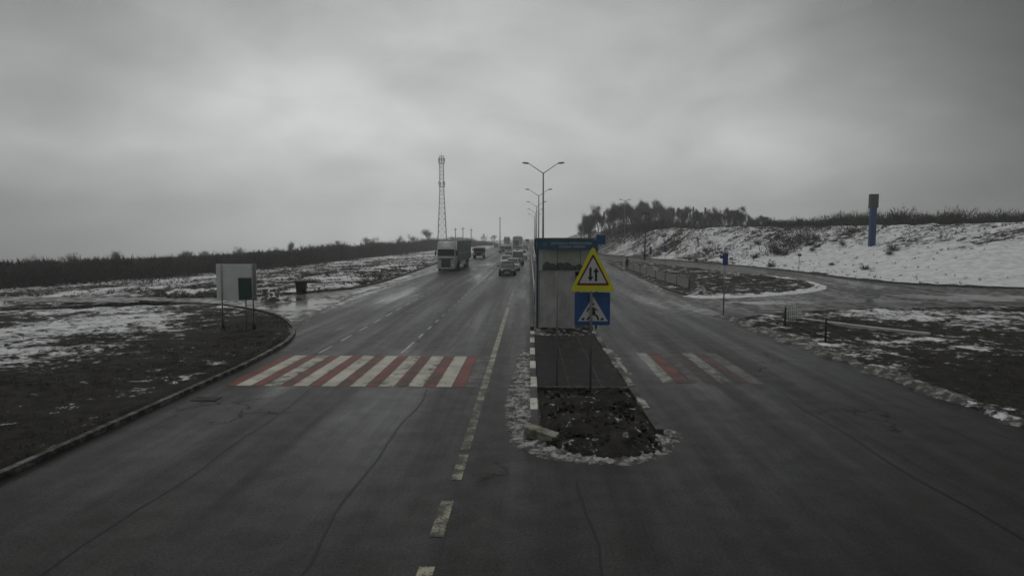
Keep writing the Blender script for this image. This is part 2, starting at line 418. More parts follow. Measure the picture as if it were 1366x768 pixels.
while yy < 58: cl_.append((xc - .055, xc + .055, yy, yy + 1.1)); yy += 2.6
cl_ += [(xc - .07, xc + .07, 60, 88)]; yy = 92
while yy < 300: cl_.append((xc - .06, xc + .06, yy, yy + 4)); yy += 12
strips('centre_line', cl_, M_PL, .006)
ll = []; yy = CY1 + .5
while yy < 60: ll.append((xl - .05, xl + .05, yy, yy + 1.6)); yy += 2.9
strips('left_lane_line', ll, M_PL, .006)
# ------------------------------------------------------------------ slush and snow heaps, ragged height patches
def patch(name, x0, x1, y0, y1, step, hf, mat, kind='stuff', label=None):
    nx_ = int((x1 - x0) / step) + 1; ny_ = int((y1 - y0) / step) + 1
    H_ = {}; vs, fs, idx = [], [], {}
    hh = [[hf(x0 + i * step, y0 + j * step) for i in range(nx_)] for j in range(ny_)]
    def vid(i, j):
        if (i, j) not in idx:
            idx[(i, j)] = len(vs); vs.append((x0 + i * step, y0 + j * step, max(hh[j][i], -.02)))
        return idx[(i, j)]
    for j in range(ny_ - 1):
        for i in range(nx_ - 1):
            if max(hh[j][i], hh[j][i + 1], hh[j + 1][i], hh[j + 1][i + 1]) > .002:
                fs.append((vid(i, j), vid(i + 1, j), vid(i + 1, j + 1), vid(i, j + 1)))
    o = obj(name, (vs, [], fs), mat, None, True); o['kind'] = kind
    if label: o['label'] = label; 
    return o
def segd(x, y, pts):
    best = 1e9
    for (ax, ay, aw), (bx, by, bw) in zip(pts, pts[1:]):
        ex, ey = bx - ax, by - ay; t = max(0, min(1, ((x - ax) * ex + (y - ay) * ey) / (ex * ex + ey * ey)))
        d = math.hypot(x - ax - t * ex, y - ay - t * ey) - (aw + (bw - aw) * t); best = min(best, d)
    return best
def ridge(pts, amp, seed, sc=2.0, thr=0.0, na=1.0):
    def f(x, y):
        d = segd(x, y, pts)
        if d > .25: return -.05
        n = fbm(x, y, sc, seed, 5)
        return min(amp * 1.0, (-d * .5)) * .6 + n * amp * .9 * na - thr
    return f
def gp(px, py, w_): x_, y_ = G(px, py); return (x_, y_, w_)
ring = [gp(700, 470, .16), gp(697, 520, .30), gp(697, 560, .34), gp(706, 588, .32), gp(735, 604, .26), gp(780, 612, .24), gp(835, 611, .26), gp(875, 597, .28), gp(889, 578, .22)]
tagit(patch('snow_rim', -1.2, 4.2, 11.6, 26.5, .05, ridge(ring, .045, 11, 7.5, .004, 1.6), M_SNOWPATCH), 'dirty snow rim frozen round the near end of the traffic island', 'snow')
ring2 = [(p[0], p[1], p[2] + .12) for p in ring]
tagit(patch('slush_film', -1.6, 4.6, 11.2, 27, .06, ridge(ring2, .02, 18, 4.5, .004, 1.6), M_SLUSH), 'thin grey slush film spreading from the island snow rim', 'slush')
sp = [gp(806, 462, .08), gp(822, 478, .16), gp(835, 497, .12)]
tagit(patch('snow_patch', 2.9, 4.4, 18, 28, .08, ridge(sp, .05, 12, 2.4, .004), M_SNOWPATCH), 'grey snow strip beside the right island kerb', 'snow')
lj = [gp(352, 455, .1), gp(386, 441, .15), gp(432, 413, .12), gp(470, 394, .15), gp(540, 376, .18), gp(575, 366, .22), gp(600, 357, .3)]
tagit(patch('slush_line', -16, -9.5, 28, 96, .16, ridge(lj, .045, 13, 1.6, .012), M_SLUSH), 'thin slush line along the seam between road and left apron', 'slush')
rr = [(10.9, 37, .35), (11.1, 34.5, .55), (11.5, 29, .6), (11.8, 22, .45), (11.9, 13, .3)]
tagit(patch('verge_snow', 9.8, 13.4, 12, 36.5, .12, ridge(rr, .20, 14, 1.3, .01), M_SLUSH), 'dirty snow ridge along the right road kerb', 'snow')
rr2 = [(10.6, 50, .2), (11.6, 60, .55), (11.9, 70, .4), (12.6, 84, .3)]
tagit(patch('fence_snow', 9.6, 13.6, 47, 88, .16, ridge(rr2, .09, 15, 1.2, .015), M_SNOWPATCH), 'patchy snow strip in front of the low mesh fence', 'snow')
apr = [(-19.5, 44.3, .3), (-17.5, 47, .5), (-15.5, 47.5, .3)]
tagit(patch('apron_slush', -22, -12, 41, 60, .2, lambda x, y: .035 * fbm(x, y, .9, 16, 5) - .012 if -21 < x < -12.8 and y > 35 else -.05, M_SLUSH), 'thin grey slush film over the side road mouth', 'slush')
# standing water
b = NB('standing_water'); b.col((.016, .015, .013)); b.b.inputs['Specular IOR Level'].default_value = .3; b.rough(.14); b.bump(b.noise(2.5, 3), .004, .25); M_WATER = b.m
def puddle(label, cx, cy, rx, ry, seed):
    def hf(x, y):
        r = ((x - cx) / rx) ** 2 + ((y - cy) / ry) ** 2
        return (1 - r) * .5 + .55 * fbm(x, y, .55, seed, 5) - .22 if r < 2 else -1
    o = patch('puddle', cx - rx * 1.3, cx + rx * 1.3, cy - ry * 1.3, cy + ry * 1.3, min(rx, ry) / 22, hf, M_WATER, 'structure')
    for v in o.data.vertices: v.co.z = .007
    o.data.shade_flat()
for i, q in enumerate(((32, 48, 6, 3.2), (25, 45.5, 3.5, 1.6), (17, 44, 3, 1.5), (30.5, 60, 2.2, 5), (-15.2, 41, 2.0, 4), (-17.5, 45, 2.4, 1.3), (-13.9, 55, .6, 6), (-14.0, 68, .5, 8))):
    puddle('', *q, seed=60 + i)
# tar repairs in the carriageway
b = NB('fresh_tar'); nn = b.noise(30, 4, .7); b.col(b.mix(nn, (.006, .006, .006), (.018, .018, .017))); b.rough(.45); b.b.inputs['Specular IOR Level'].default_value = .2; b.bump(nn, .006, .6); M_TAR = b.m
rtar = random.Random(41); bm = NBM()
def seam(pts, w_):
    prev = None
    for (x_, y_) in pts:
        j = rtar.uniform(-.02, .02); a = bm.verts.new((x_ - w_ + j, y_, .0035)); c2 = bm.verts.new((x_ + w_ + j + rtar.uniform(-.01, .01), y_, .0035))
        if prev: bm.faces.new((prev[0], prev[1], c2, a))
        prev = (a, c2)
for xs_, ya, yb2 in ((-6.45, 4, 60), (-3.05, 4, 18.5), (-3.1, 25, 46), (7.3, 5, 40), (.9, 3, 11.5)):
    n_ = int((yb2 - ya) / .5); ph = rtar.uniform(0, 9); seam([(xs_ + .07 * math.sin(ph + i * .21) + .05 * math.sin(ph + i * .73), ya + (yb2 - ya) * i / n_) for i in range(n_ + 1)], .022)
struct('road_seams', bm, M_TAR)
# snow-capped heap in the junction
hx, hy = G(368, 402)
def heap(x, y):
    r = math.hypot((x - hx) / 1.25, (y - hy) / 1.0)
    return .50 * max(0, 1 - r * r) * (1 + .7 * fbm(x, y, 2.2, 21)) - .02 if r < 1.2 else -.05
b = NB('snow_capped_rubble')
geo = b.n('ShaderNodeNewGeometry'); sp_ = b.n('ShaderNodeSeparateXYZ'); b.t.links.new(geo.outputs['Normal'], sp_.inputs[0])
ff = b.math('ADD', b.math('MULTIPLY', b.math('SUBTRACT', sp_.outputs['Z'], .76), 5), b.math('MULTIPLY', b.math('SUBTRACT', b.noise(3, 6, .7), .52), 7), clamp=True)
b.col(b.mix(ff, (.022, .02, .018), (.6, .6, .6))); b.rough(.8); b.bump(b.noise(12, 5, .7), .05, .7)
M_RUB = b.m
o = patch('rubble_heap', hx - 1.8, hx + 1.8, hy - 1.8, hy + 1.8, .1, heap, M_RUB); del o['kind']
tagit(o, 'low dark rubble heap capped with snow in the side road mouth', 'rubble heap')
# ------------------------------------------------------------------ median island
def slab_top(name, poly, z, step, amp, seed, mat, snow, drop=0.0):
    bm = NBM(); x0 = min(p[0] for p in poly); x1 = max(p[0] for p in poly); y0 = min(p[1] for p in poly); y1 = max(p[1] for p in poly)
    f = bm.faces.new([bm.verts.new((p[0], p[1], z)) for p in poly])
    for k in range(1, int((x1 - x0) / step) + 1):
        bmesh.ops.bisect_plane(bm, geom=bm.verts[:] + bm.edges[:] + bm.faces[:], plane_co=(x0 + k * step, 0, 0), plane_no=(1, 0, 0))
    for k in range(1, int((y1 - y0) / step) + 1):
        bmesh.ops.bisect_plane(bm, geom=bm.verts[:] + bm.edges[:] + bm.faces[:], plane_co=(0, y0 + k * step, 0), plane_no=(0, 1, 0))
    bmesh.ops.triangulate(bm, faces=[q for q in bm.faces if len(q.verts) > 4])
    D_ = sdist([(v.co.x, v.co.y) for v in bm.verts], poly)
    for v, d in zip(bm.verts, D_):
        v.co.z = z - drop * (d > -.02) + min(1, max(0, -d) / .5) * amp * (fbm(v.co.x, v.co.y, 1.1, seed, 5) + .3)
    bm.normal_update()
    for q in bm.faces:
        if q.normal.z < 0: q.normal_flip()
    o = struct(name, bm, mat, smooth=True)
    at = o.data.attributes.new('snow', 'FLOAT', 'POINT')
    for i, v in enumerate(o.data.vertices): at.data[i].value = snow(v.co.x, v.co.y)
    return o
IX0, IX1 = EX(712, 520), EX(835, 510)
ny0 = G(712, 580)[1]; yslab = G(770, 522)[1]; ybooth = G(740, 441)[1]
M_SOIL = snowground('muddy_soil', None, 2.2)
nose = [(IX0 + .1, ny0 - .1), (IX0 + .3, ny0 - .75), (IX0 + .8, ny0 - 1.35), (IX0 + 1.4, ny0 - 1.62), (IX0 + 2.1, ny0 - 1.5), (IX0 + 2.75, ny0 - 1.0), (IX1 - .02, ny0 - .2)]
soilp = nose + [(IX1 - .1, yslab), (IX0 + .1, yslab)]
slab_top('island_soil', soilp, .04, .12, .20, 31, M_SOIL, lambda x, y: .19 + .16 * fbm(x, y, .8, 3), .07)
b = NB('dark_paving'); nn = b.noise(5, 6, .7); _c = b.mix(b.rng(nn, .35, .65, 0.0, 1.0), (.012, .014, .013), (.028, .030, .027)); b.col(b.mix(b.rng(b.noise(1.7, 7, .75), .55, .66, 0.0, .7), _c, (.075, .07, .06))); b.b.inputs['Specular IOR Level'].default_value = .1; b.rough(b.rng(nn, .3, .7, .5, .8)); b.bump(b.noise(40, 3), .008, .5)
M_PAV = b.m
rj = random.Random(2)
bm = NBM(); yj = yslab + 1.1
while yj < ybooth - 2.4: box(bm, IX0 + .12, IX1 - .12, yj - .012, yj + .012, .10, .1075); yj += 1.15
for xj in (IX0 + 1.05, IX0 + 2.0): box(bm, xj - .012, xj + .012, yslab + .06, ybooth - 2.25, .10, .1085)
struct('paving_joints', bm, M_KD)
struct('island_paving', BOX(IX0 + .1, IX1 - .1, yslab + .05, ybooth - 2.2, -.03, .105), M_PAV)
bm = BOX(IX0 + .1, IX1 - .1, yslab - .06, yslab + .045, -.03, .14, .01); struct('paving_edge', bm, M_KG)
slab_top('island_verge', [(IX0 + .1, ybooth - 2.2), (IX1 - .1, ybooth - 2.2), (IX1 - .1, ybooth + .4), (IX0 + .1, ybooth + .4)], .10, .15, .10, 33, M_SOIL, lambda x, y: .34)
struct('median_strip', BOX(IX0 + .1, IX1 - .1, ybooth + .4, 620, -.03, .11), M_KG)
# painted island kerb: short blocks, alternately white and dark
kw, kd, kr = NBM(), NBM(), NBM(); yk = ny0; k = 0
ks = [G(712, q)[1] for q in (583, 554, 538, 523, 509, 497, 487, 478, 469, 461.4, 454.6, 450, 446)]
for k, (a_, b_) in enumerate(zip(ks, ks[1:])):
    t = kd if k % 2 == 0 else kw; j = rk.uniform(-.012, .012)
    box(t, IX0 - .1 + j, IX0 + .095 + j, a_ + .012, b_ - .012, -.03, .17 + j * .5, .02)
    if k > 1 or True:
        j = rk.uniform(-.03, .03); box(kd if t is kd else kr, IX1 - .09 + j, IX1 + .1 + j, a_ + .012 + .25, b_ + .24, -.03, .15 + j * .5, .02)
struct('island_kerb_white', kw, M_KW); struct('right_kerb_white', kr, slush('stained_whitewash', (.50, .50, .46), (.14, .135, .12), (.38, .58))); struct('island_kerb_dark', kd, M_KD)
bm = BOX(IX0 - .08, IX0 + .08, ybooth + .3, 620, -.03, .15); box(bm, IX1 - .08, IX1 + .08, ybooth + .3, 620, -.03, .15); struct('median_kerb', bm, M_KG)
o = obj('kerb_stone', BOX(-.38, .38, -.13, .13, -.11, .11, .03), slush('lichen_concrete', (.32, .31, .25), (.13, .125, .10), (.40, .66)))
gx, gy = G(722, 587); o.location = (gx, gy, .14); o.rotation_euler = (.12, .16, -.45)
tagit(o, 'loose pale kerb stone lying at the near left corner of the island', 'kerb stone')
# soil clods
rc = random.Random(8); bm = NBM()
for i in range(240):
    x_ = rc.uniform(IX0 + .3, IX1 - .3); y_ = rc.uniform(ny0 - 1.0, yslab - .2); s_ = rc.uniform(.03, .10)
    r_ = bmesh.ops.create_icosphere(bm, subdivisions=1, radius=s_ * .8, matrix=Matrix.Translation((x_, y_, .10 + rc.uniform(-.02, .06))))
    for v in r_['verts']: v.co += Vector((rc.uniform(-1, 1), rc.uniform(-1, 1), rc.uniform(-1, 1))) * s_ * .35
tagit(obj('soil_clods', bm, simple('black_soil', (.014, .0125, .010), .9)), 'clods of dark soil heaped on the near end of the island', 'soil', kind='stuff')
# ------------------------------------------------------------------ loop island on the right
loop = smoothline([(12.4, 48.5), (14.5, 48.0), (17.5, 49.2), (22, 52.5), (25.6, 57), (27.4, 63), (27, 72), (24.6, 84), (21.5, 100), (18.5, 116), (15.5, 121), (13.6, 112), (12.8, 92), (12.2, 70), (11.9, 56)], 3, True)
slab_top('loop_island', loop, .09, .9, .22, 41, M_GROUND, lambda x, y: .30 + .14 * fbm(x, y, .15, 2))
kb = NBM(); ribbon(kb, resample(loop + [loop[0]], 1.5), .22, -.02, .13, jit=.015, rnd=rk); struct('loop_kerb', kb, M_KG)
sl_ = [(p[0], p[1], .38) for p in loop[:20]]
tagit(patch('loop_snow', 10.5, 30, 45, 75, .2, lambda x, y: (ridge(sl_, .12, 17, 1.1, -.03)(x, y) + .05), M_BRSNOW), 'bright snow rim along the near edge of the loop island', 'snow')
# ------------------------------------------------------------------ metals etc
M_GALV = simple('galvanised_steel', (.30, .31, .31), .45, .7); M_DKM = simple('dark_steel', (.05, .05, .055), .5, .5)
M_POLE = simple('grey_pole_paint', (.17, .17, .17), .5); M_BLACK = simple('black_rubber', (.012, .012, .012), .7); M_WHITE = simple('white_sheet', (.62, .63, .62), .45, var=.15)
M_BLUE = simple('sign_blue', (.018, .08, .25), .4, var=.2); M_LIME = simple('fluorescent_yellow', (.64, .62, .014), .45, var=.12); M_SRED = simple('sign_red', (.16, .022, .02), .5)
M_SWHITE = simple('sign_white', (.52, .52, .52), .4, var=.12); M_SBLACK = simple('sign_black', (.012, .012, .012), .5); M_GREEN = simple('sign_green', (.022, .055, .045), .5)
M_GLASS = simple('dark_glass', (.018, .022, .024), .12, var=.1)
# ------------------------------------------------------------------ foreground signs
def rtri(cx, z0, w_, h_, r=.06, k=5):
    A = [(cx - w_ / 2, z0), (cx + w_ / 2, z0), (cx, z0 + h_)]; out = []
    for i in range(3):
        p = Vector(A[i]); a = (Vector(A[i - 1]) - p).normalized(); b = (Vector(A[(i + 1) % 3]) - p).normalized()
        ang = a.angle(b); dd = r / math.tan(ang / 2); c = p + (a + b).normalized() * (r / math.sin(ang / 2))
        s_, e_ = p + a * dd - c, p + b * dd - c; a0 = math.atan2(s_.y, s_.x); a1 = math.atan2(e_.y, e_.x); dl = (a1 - a0 + math.pi) % (2 * math.pi) - math.pi
        for j in range(k + 1): t = a0 + dl * j / k; out.append((c.x + r * math.cos(t), c.y + r * math.sin(t)))
    return out
sx, sy = G(787.5, 523)
def S_(px, py, Y=sy): p = AT(px, py, Y); return p[0] - sx, p[2]
t = thing('warning_sign', (sx, sy, 0), 0, 'yellow bordered triangular two-way traffic warning sign on a post in the island', 'road sign')
bm = tube(NBM(), (0, 0, -.05), (0, 0, S_(790, 345)[1]), .036, n=14); obj('post', bm, M_POLE, t, True)
x0, z0 = S_(760.5, 388); x1, _ = S_(820.5, 388); _, z1 = S_(790, 327.5)
cx_ = (x0 + x1) / 2; bw, bh = x1 - x0, z1 - z0
obj('backing_panel', prism(NBM(), rtri(cx_, z0, bw, bh, .05), -.075, -.05), M_LIME, t)
obj('red_border', prism(NBM(), rtri(cx_, z0 + .13 * bh, bw * .735, bh * .70, .03), -.082, -.0755), M_SRED, t)
obj('white_field', prism(NBM(), rtri(cx_, z0 + .178 * bh, bw * .60, bh * .565, .015), -.088, -.0825), M_SWHITE, t)
def arrow(cx, z0, z1, up):
    s_ = .032; hw_ = .085; hl = .13
    p = [(cx - s_, z0), (cx + s_, z0), (cx + s_, z1 - hl), (cx + hw_, z1 - hl), (cx, z1), (cx - hw_, z1 - hl), (cx - s_, z1 - hl)]
    return p if up else [(x, z0 + z1 - z) for x, z in p][::-1]
obj('arrow', prism(NBM(), arrow(cx_ - .075, z0 + .22 * bh, z0 + .52 * bh, False), -.093, -.0885), M_SBLACK, t)
obj('arrow', prism(NBM(), arrow(cx_ + .085, z0 + .22 * bh, z0 + .52 * bh, True), -.093, -.0885), M_SBLACK, t)
for zq in (.1, .62): obj('clamp', BOX(-.06, .06, -.0495, .045, z0 + zq, z0 + zq + .04), M_GALV, t)
t['label'] = 'yellow triangular warning sign with two opposed black arrows, above the blue crossing sign'
Yb = sy + .12
x0, z1 = S_(766.5, 389.5, Yb); x1, z0 = S_(813.5, 433.5, Yb)
t2 = thing('crosswalk_sign', (sx, Yb, 0), 0, 'blue square pedestrian crossing sign with white triangle, below the yellow triangle', 'road sign')
bm = prism(NBM(), [(x0 + .03, z0), (x1 - .03, z0), (x1, z0 + .03), (x1, z1 - .03), (x1 - .03, z1), (x0 + .03, z1), (x0, z1 - .03), (x0, z0 + .03)], -.025, 0)
obj('blue_panel', bm, M_BLUE, t2)
cx2 = (x0 + x1) / 2 + .02; ww, hh_ = x1 - x0, z1 - z0
obj('white_triangle', prism(NBM(), rtri(cx2, z0 + .12 * hh_, ww * .84, hh_ * .76, .01), -.031, -.0255), M_SWHITE, t2)
def stroke(bm, pts, w_, y0, y1):
    for (a, b) in zip(pts, pts[1:]):
        a, b = Vector(a), Vector(b); n_ = (b - a).normalized(); n_ = Vector((-n_.y, n_.x)) * w_ / 2; e = (b - a).normalized() * w_ * .3
        q = [a - n_ - e, b - n_ + e, b + n_ + e, a + n_ - e]; prism(bm, [(p.x, p.y) for p in q], y0, y1)
bm = NBM(); u = lambda a, b: (cx2 + a * ww, z0 + b * hh_)
stroke(bm, [u(.0, .50), u(.02, .34)], .11, -.036, -.0315)
stroke(bm, [u(-.02, .56), u(-.13, .50), u(-.16, .42)], .035, -.0365, -.0316); stroke(bm, [u(.03, .52), u(.12, .45)], .035, -.0367, -.0317)
stroke(bm, [u(0, .36), u(-.08, .26), u(-.16, .17)], .05, -.0362, -.0318); stroke(bm, [u(.02, .36), u(.12, .27), u(.15, .17)], .05, -.0364, -.0319)
c_ = u(.0, .64); prism(bm, [(c_[0] + .035 * math.cos(i * .628), c_[1] + .035 * math.sin(i * .628)) for i in range(10)], -.036, -.0315)
for q in (-.28, .26): prism(bm, [u(q - .06, .155), u(q + .03, .155), u(q + .05, .22), u(q - .02, .22)], -.036, -.0315)
obj('walking_figure_symbol', bm, M_SBLACK, t2)
bm = BOX(-.05, .05, -.07, .02, z0 + .1, z0 + .14); box(bm, -.05, .05, -.07, .02, z1 - .14, z1 - .1)
obj('clamp', BOX(-.045, .045, .0005, .02, z0 + .1, z0 + .14), M_GALV, t2)
px_, py_ = G(742.5, 519)
bm = tube(NBM(), (0, 0, -.05), (0, 0, AT(743, 362, py_)[2]), .028, n=12)
o = obj('bare_post', bm, M_POLE, None, True); o.location = (px_, py_, 0); tagit(o, 'thin bare grey post in the island, left of the signs', 'post')
# ------------------------------------------------------------------ checkpoint booth
bY = ybooth; bx0, bx1 = AT(716, 380, bY)[0], AT(796.5, 380, bY)[0]
zt = AT(730, 318, bY)[2]; zh = AT(730, 332.5, bY)[2]; zs = AT(730, 362, bY)[2]; bl = 10.5; xcl = AT(767, 400, bY)[0]
t = thing('checkpoint_booth', ((bx0 + bx1) / 2, bY + bl / 2, .1), 0, 'narrow blue and grey booth with lettered header at the far end of the island', 'booth')
def B_(x0, x1, y0, y1, z0, z1, **k):   # booth-local box from world numbers
    c = t.location; return BOX(x0 - c.x, x1 - c.x, y0 - c.y, y1 - c.y, z0 - c.z, z1 - c.z, **k)
M_CLAD = NB('ribbed_grey_cladding'); _w = M_CLAD.n('ShaderNodeTexWave'); _w.inputs['Scale'].default_value = 2.2; _w.inputs['Distortion'].default_value = 0; M_CLAD.t.links.new(M_CLAD.oc, _w.inputs[0])
M_CLAD.col(M_CLAD.mix(M_CLAD.rng(M_CLAD.noise(1.3, 5, .6, M_CLAD.oc), .3, .7, 0.0, 1.0), (.42, .42, .41), (.28, .28, .27))); M_CLAD.rough(.5); M_CLAD = M_CLAD.m
def ribbed(bm, x0, x1, yb_, z0, z1, pitch=.16):
    n = max(2, int((x1 - x0) / pitch)); pts = []
    for i in range(n):
        a = x0 + (x1 - x0) * i / n; p = (x1 - x0) / n
        pts += [(a, 0), (a + p * .55, 0), (a + p * .65, -.03), (a + p * .9, -.03)]
    pts.append((x1, 0)); v0 = [bm.verts.new((x, yb_ + d, z0)) for x, d in pts]; v1 = [bm.verts.new((x, yb_ + d, z1)) for x, d in pts]
    for i in range(len(pts) - 1): bm.faces.new((v0[i], v0[i + 1], v1[i + 1], v1[i]))
    return bm
c = t.location
obj('cladding', ribbed(NBM(), bx0 + .04 - c.x, xcl - c.x, bY - c.y, .02, zs - c.z), M_CLAD, t)
sidebm = NBM(); box(sidebm, bx0 + .02 - c.x, bx0 + .06 - c.x, bY + .05 - c.y, bY + bl - c.y, .02, zs - c.z); obj('side_wall', sidebm, M_CLAD, t)
obj('rear_wall', B_(bx0 + .08, bx1 - .08, bY + bl - .1, bY + bl - .05, .12, zt - .2), M_CLAD, t)
M_HEAD = simple('header_blue', (.018, .085, .16), .4, var=.25); M_POSTB = simple('post_blue', (.012, .035, .08), .4)
obj('fascia', B_(bx0 - .03, bx1 + .02, bY - .10, bY - .02, zh, zt - .04, bev=.01), M_HEAD, t)
obj('roof', B_(bx0 - .05, bx1 + .05, bY - .12, bY + bl + .1, zt - .038, zt + .02), simple('booth_roof', (.10, .10, .11), .5), t)
for xx in (bx0 - .0, bx1 - .06):
    obj('corner_post', B_(xx - .02, xx + .07, bY - .075, bY + .02, .1, zh - .002), M_POSTB, t)
    obj('corner_post', B_(xx - .02, xx + .07, bY + bl - .04, bY + bl + .04, .1, zt - .04), M_POSTB, t)
for xx in (AT(770, 430, bY)[0], AT(778.5, 430, bY)[0]): obj('strut', B_(xx - .015, xx + .015, bY - .02, bY + .01, .1, zs), M_DKM, t)
obj('sill', B_(bx0 + .08, bx1 - .09, bY - .04, bY + .03, zs + .001, zs + .05), M_GALV, t)
M_WIN = NB('booth_glass'); M_WIN.col((.9, .93, .92)); M_WIN.rough(.06); M_WIN.b.inputs['Transmission Weight'].default_value = .96; M_WIN.b.inputs['Specular IOR Level'].default_value = .2; M_WIN.b.inputs['IOR'].default_value = 1.1; M_WIN = M_WIN.m
obj('window_pane', B_(bx0 + .09, bx1 - .10, bY - .004, bY + .004, zs + .052, zh - .002), M_WIN, t)
for px in (743.5, 774): xx = AT(px, 345, bY)[0]; obj('mullion', B_(xx - .012, xx + .012, bY - .015, bY - .005, zs + .055, zh - .003), M_DKM, t)
obj('white_jamb', B_(bx0 + .09, bx0 + .27, bY + .02, bY + .05, zs + .06, zh + .0), M_WHITE, t)
obj('inner_blind', B_(bx0 + .1, bx1 - .1, bY + .62, bY + .64, zs - .2, zh + .1), simple('beige_blind', (.62, .60, .50), .7, var=.12), t)
rb = random.Random(3); bm = NBM()
for (px0, px1, tp) in ((725, 734, 349), (733, 741, 351), (742, 752, 350.5), (750, 762, 350), (761, 768, 354), (768, 777, 352)):
    xa, xb = AT(px0, 350, bY + .3)[0] - c.x, AT(px1, 350, bY + .3)[0] - c.x; zz = AT(730, tp, bY + .3)[2] - c.z
    r_ = bmesh.ops.create_icosphere(bm, subdivisions=3, radius=.5)
    for v in r_['verts']:
        v.co = Vector(((xa + xb) / 2 + v.co.x * (xb - xa) * 1.4, .3 + bY - c.y + v.co.y * .3, zz + (v.co.z - .5) * .62 - fbm(v.co.x, v.co.z, 3, px0) * .03))
obj('stacked_bags', bm, simple('dark_slate_bags', (.012, .02, .026), .7, scale=9), t, True)
obj('counter', B_(bx0 + .1, bx1 - .1, bY + .06, bY + .6, zs - .06, zs + .03), M_DKM, t)
def lettering(body, size, cx, y, cz, mat, parent, maxw, ext=.004):
    cu = bpy.data.curves.new('lettering', 'FONT'); cu.body = body; cu.size = size; cu.extrude = ext; cu.align_x = 'CENTER'; cu.align_y = 'CENTER'; cu.space_character = 1.05
    to = bpy.data.objects.new('lettering_source', cu); C.objects.link(to); bpy.context.view_layer.update()
    me = bpy.data.meshes.new_from_object(to.evaluated_get(bpy.context.evaluated_depsgraph_get())); bpy.data.objects.remove(to)
    me.materials.clear(); me.materials.append(mat); wd = max(v.co.x for v in me.vertices) - min(v.co.x for v in me.vertices); k = maxw / wd
    me.transform(Matrix.Diagonal((k, 1, 1, 1)))
    o = bpy.data.objects.new('lettering', me); C.objects.link(o); o.parent = parent; o.rotation_euler = (R(90), 0, 0); o.location = (cx, y, cz); return o
yf = bY - .106 - c.y; k = bY / F
M_LET = simple('pale_lettering', (.50, .56, .55), .5)
fz = lambda py: AT(730, py, bY)[2] - c.z; fx = lambda px: AT(px, 325, bY)[0] - c.x
lettering('ДЕРЖАВНА ПРИКОРДОННА', .15, (fx(735) + fx(789)) / 2, yf, fz(324.8), M_LET, t, fx(789) - fx(735))
lettering('СЛУЖБА УКРАЇНИ', .15, (fx(746) + fx(780)) / 2, yf, fz(329.3), M_LET, t, fx(780) - fx(746))
bm = NBM(); q = .16; cx3, cz3 = fx(727), fz(325.5)
prism(bm, [(cx3 + (q if i % 2 == 0 else q * .62) * math.cos(i * math.pi / 8), cz3 + (q if i % 2 == 0 else q * .62) * math.sin(i * math.pi / 8)) for i in range(16)], yf - .004, yf + .004)
obj('emblem', bm, simple('emblem_green', (.05, .14, .11), .5), t)
for (p0, p1) in (((712.0, 329), (714.2, 343)), ((709.8, 338.5), (714.8, 348.5))):
    a = Vector(AT(*p0, bY + 9)) - c; b_ = Vector(AT(*p1, bY + 2)) - c; a.x = bx0 - c.x - .10; b_.x = bx0 - c.x - .04
    obj('handrail', tube(NBM(), a, b_, .03), M_WHITE, t, True)
# steel barrier behind the booth
def rail(name, pts, hgt, label, cat, col=M_GALV, post=2.0, npick=0, parentz=0.0):
    a0 = Vector(pts[0]); t_ = thing(name, (a0.x, a0.y, 0), 0, label, cat); bm = NBM(); bmp = NBM()
    return t_, a0
t = thing('guard_rail', (IX0 + .25, ybooth + 14, .1), 0, 'pale steel guard rail running along the median behind the booth', 'guard rail')
for zz in (.45, .75): obj('rail', BOX(-.03, .03, -3, 120, zz - .07, zz + .07, bev=.01), simple('white_rail', (.50, .52, .52), .4), t)
for i in range(0, 60): obj('rail_post', BOX(.035, .10, -2.9 + i * 2.05, -2.8 + i * 2.05, -.05, .80), M_GALV, t)
# small blue sign on the booth corner
xa, ya, za = AT(801.5, 319.5, bY - .2); s_ = 6.0 * (bY - .2) / F
t = thing('direction_sign', (xa, bY - .2, za - s_), 0, 'small square blue sign bracketed to the right corner of the booth', 'road sign')
obj('panel', BOX(-s_, s_, -.015, .015, 0, 2 * s_, bev=.008), simple('bright_sign_blue', (.018, .075, .22), .4), t)
obj('bracket', BOX(-s_ - .12, -s_ + .1, .02, .24, s_ - .02, s_ + .02), M_GALV, t)
# ------------------------------------------------------------------ street lamps on the median
lx = AT(724.5, 300, 73)[0]
def street_lamp(loc, h, arm, rise, label, group, rz=0):
    t = thing('street_lamp', loc, rz, label, 'street lamp', group)
    obj('pole', tube(NBM(), (0, 0, 0), (0, 0, h), .13, .075, 10), M_POLE, t, True)
    obj('base_plate', BOX(-.2, .2, -.2, .2, 0, .04), M_GALV, t)
    for s in (-1, 1):
        a = obj('arm', tube(NBM(), (0, 0, h - .03), (s * arm * .82, 0, h + rise), .05, .035, 8), M_POLE, t, True)
        bm = NBM()
        rings = []
        for k_, (u_, w_, hh) in enumerate(((0, .06, .05), (.15, .13, .10), (.5, .15, .11), (.75, .09, .06))):
            xx = s * (arm * .80 + u_); zz = h + rise + u_ * .1
            rings.append([(xx, math.cos(q) * w_, zz + math.sin(q) * hh) for q in [j * math.pi / 4 for j in range(8)]])
        obj('lamp_head', loft(bm, rings), simple('lamp_grey', (.22, .22, .22), .4), a, True)
    return t
Ls = ['nearest tall double-armed street lamp rising behind the booth', 'second double-armed street lamp along the median, just left of the nearest one', 'third double-armed street lamp along the median, partly behind the second',
      'fourth double-armed street lamp of the median row, faint in the distance', 'farthest double-armed street lamp of the median row']
for i, l in enumerate(Ls):
    D_ = 73 + i * 40
    street_lamp((lx + i * .08, D_, .1), AT(724, 231, 73)[2] - .1, AT(750, 217, 73)[0] - lx - .1, AT(724, 218, 73)[2] - AT(724, 231, 73)[2], l, 'double-armed street lamps along the median')
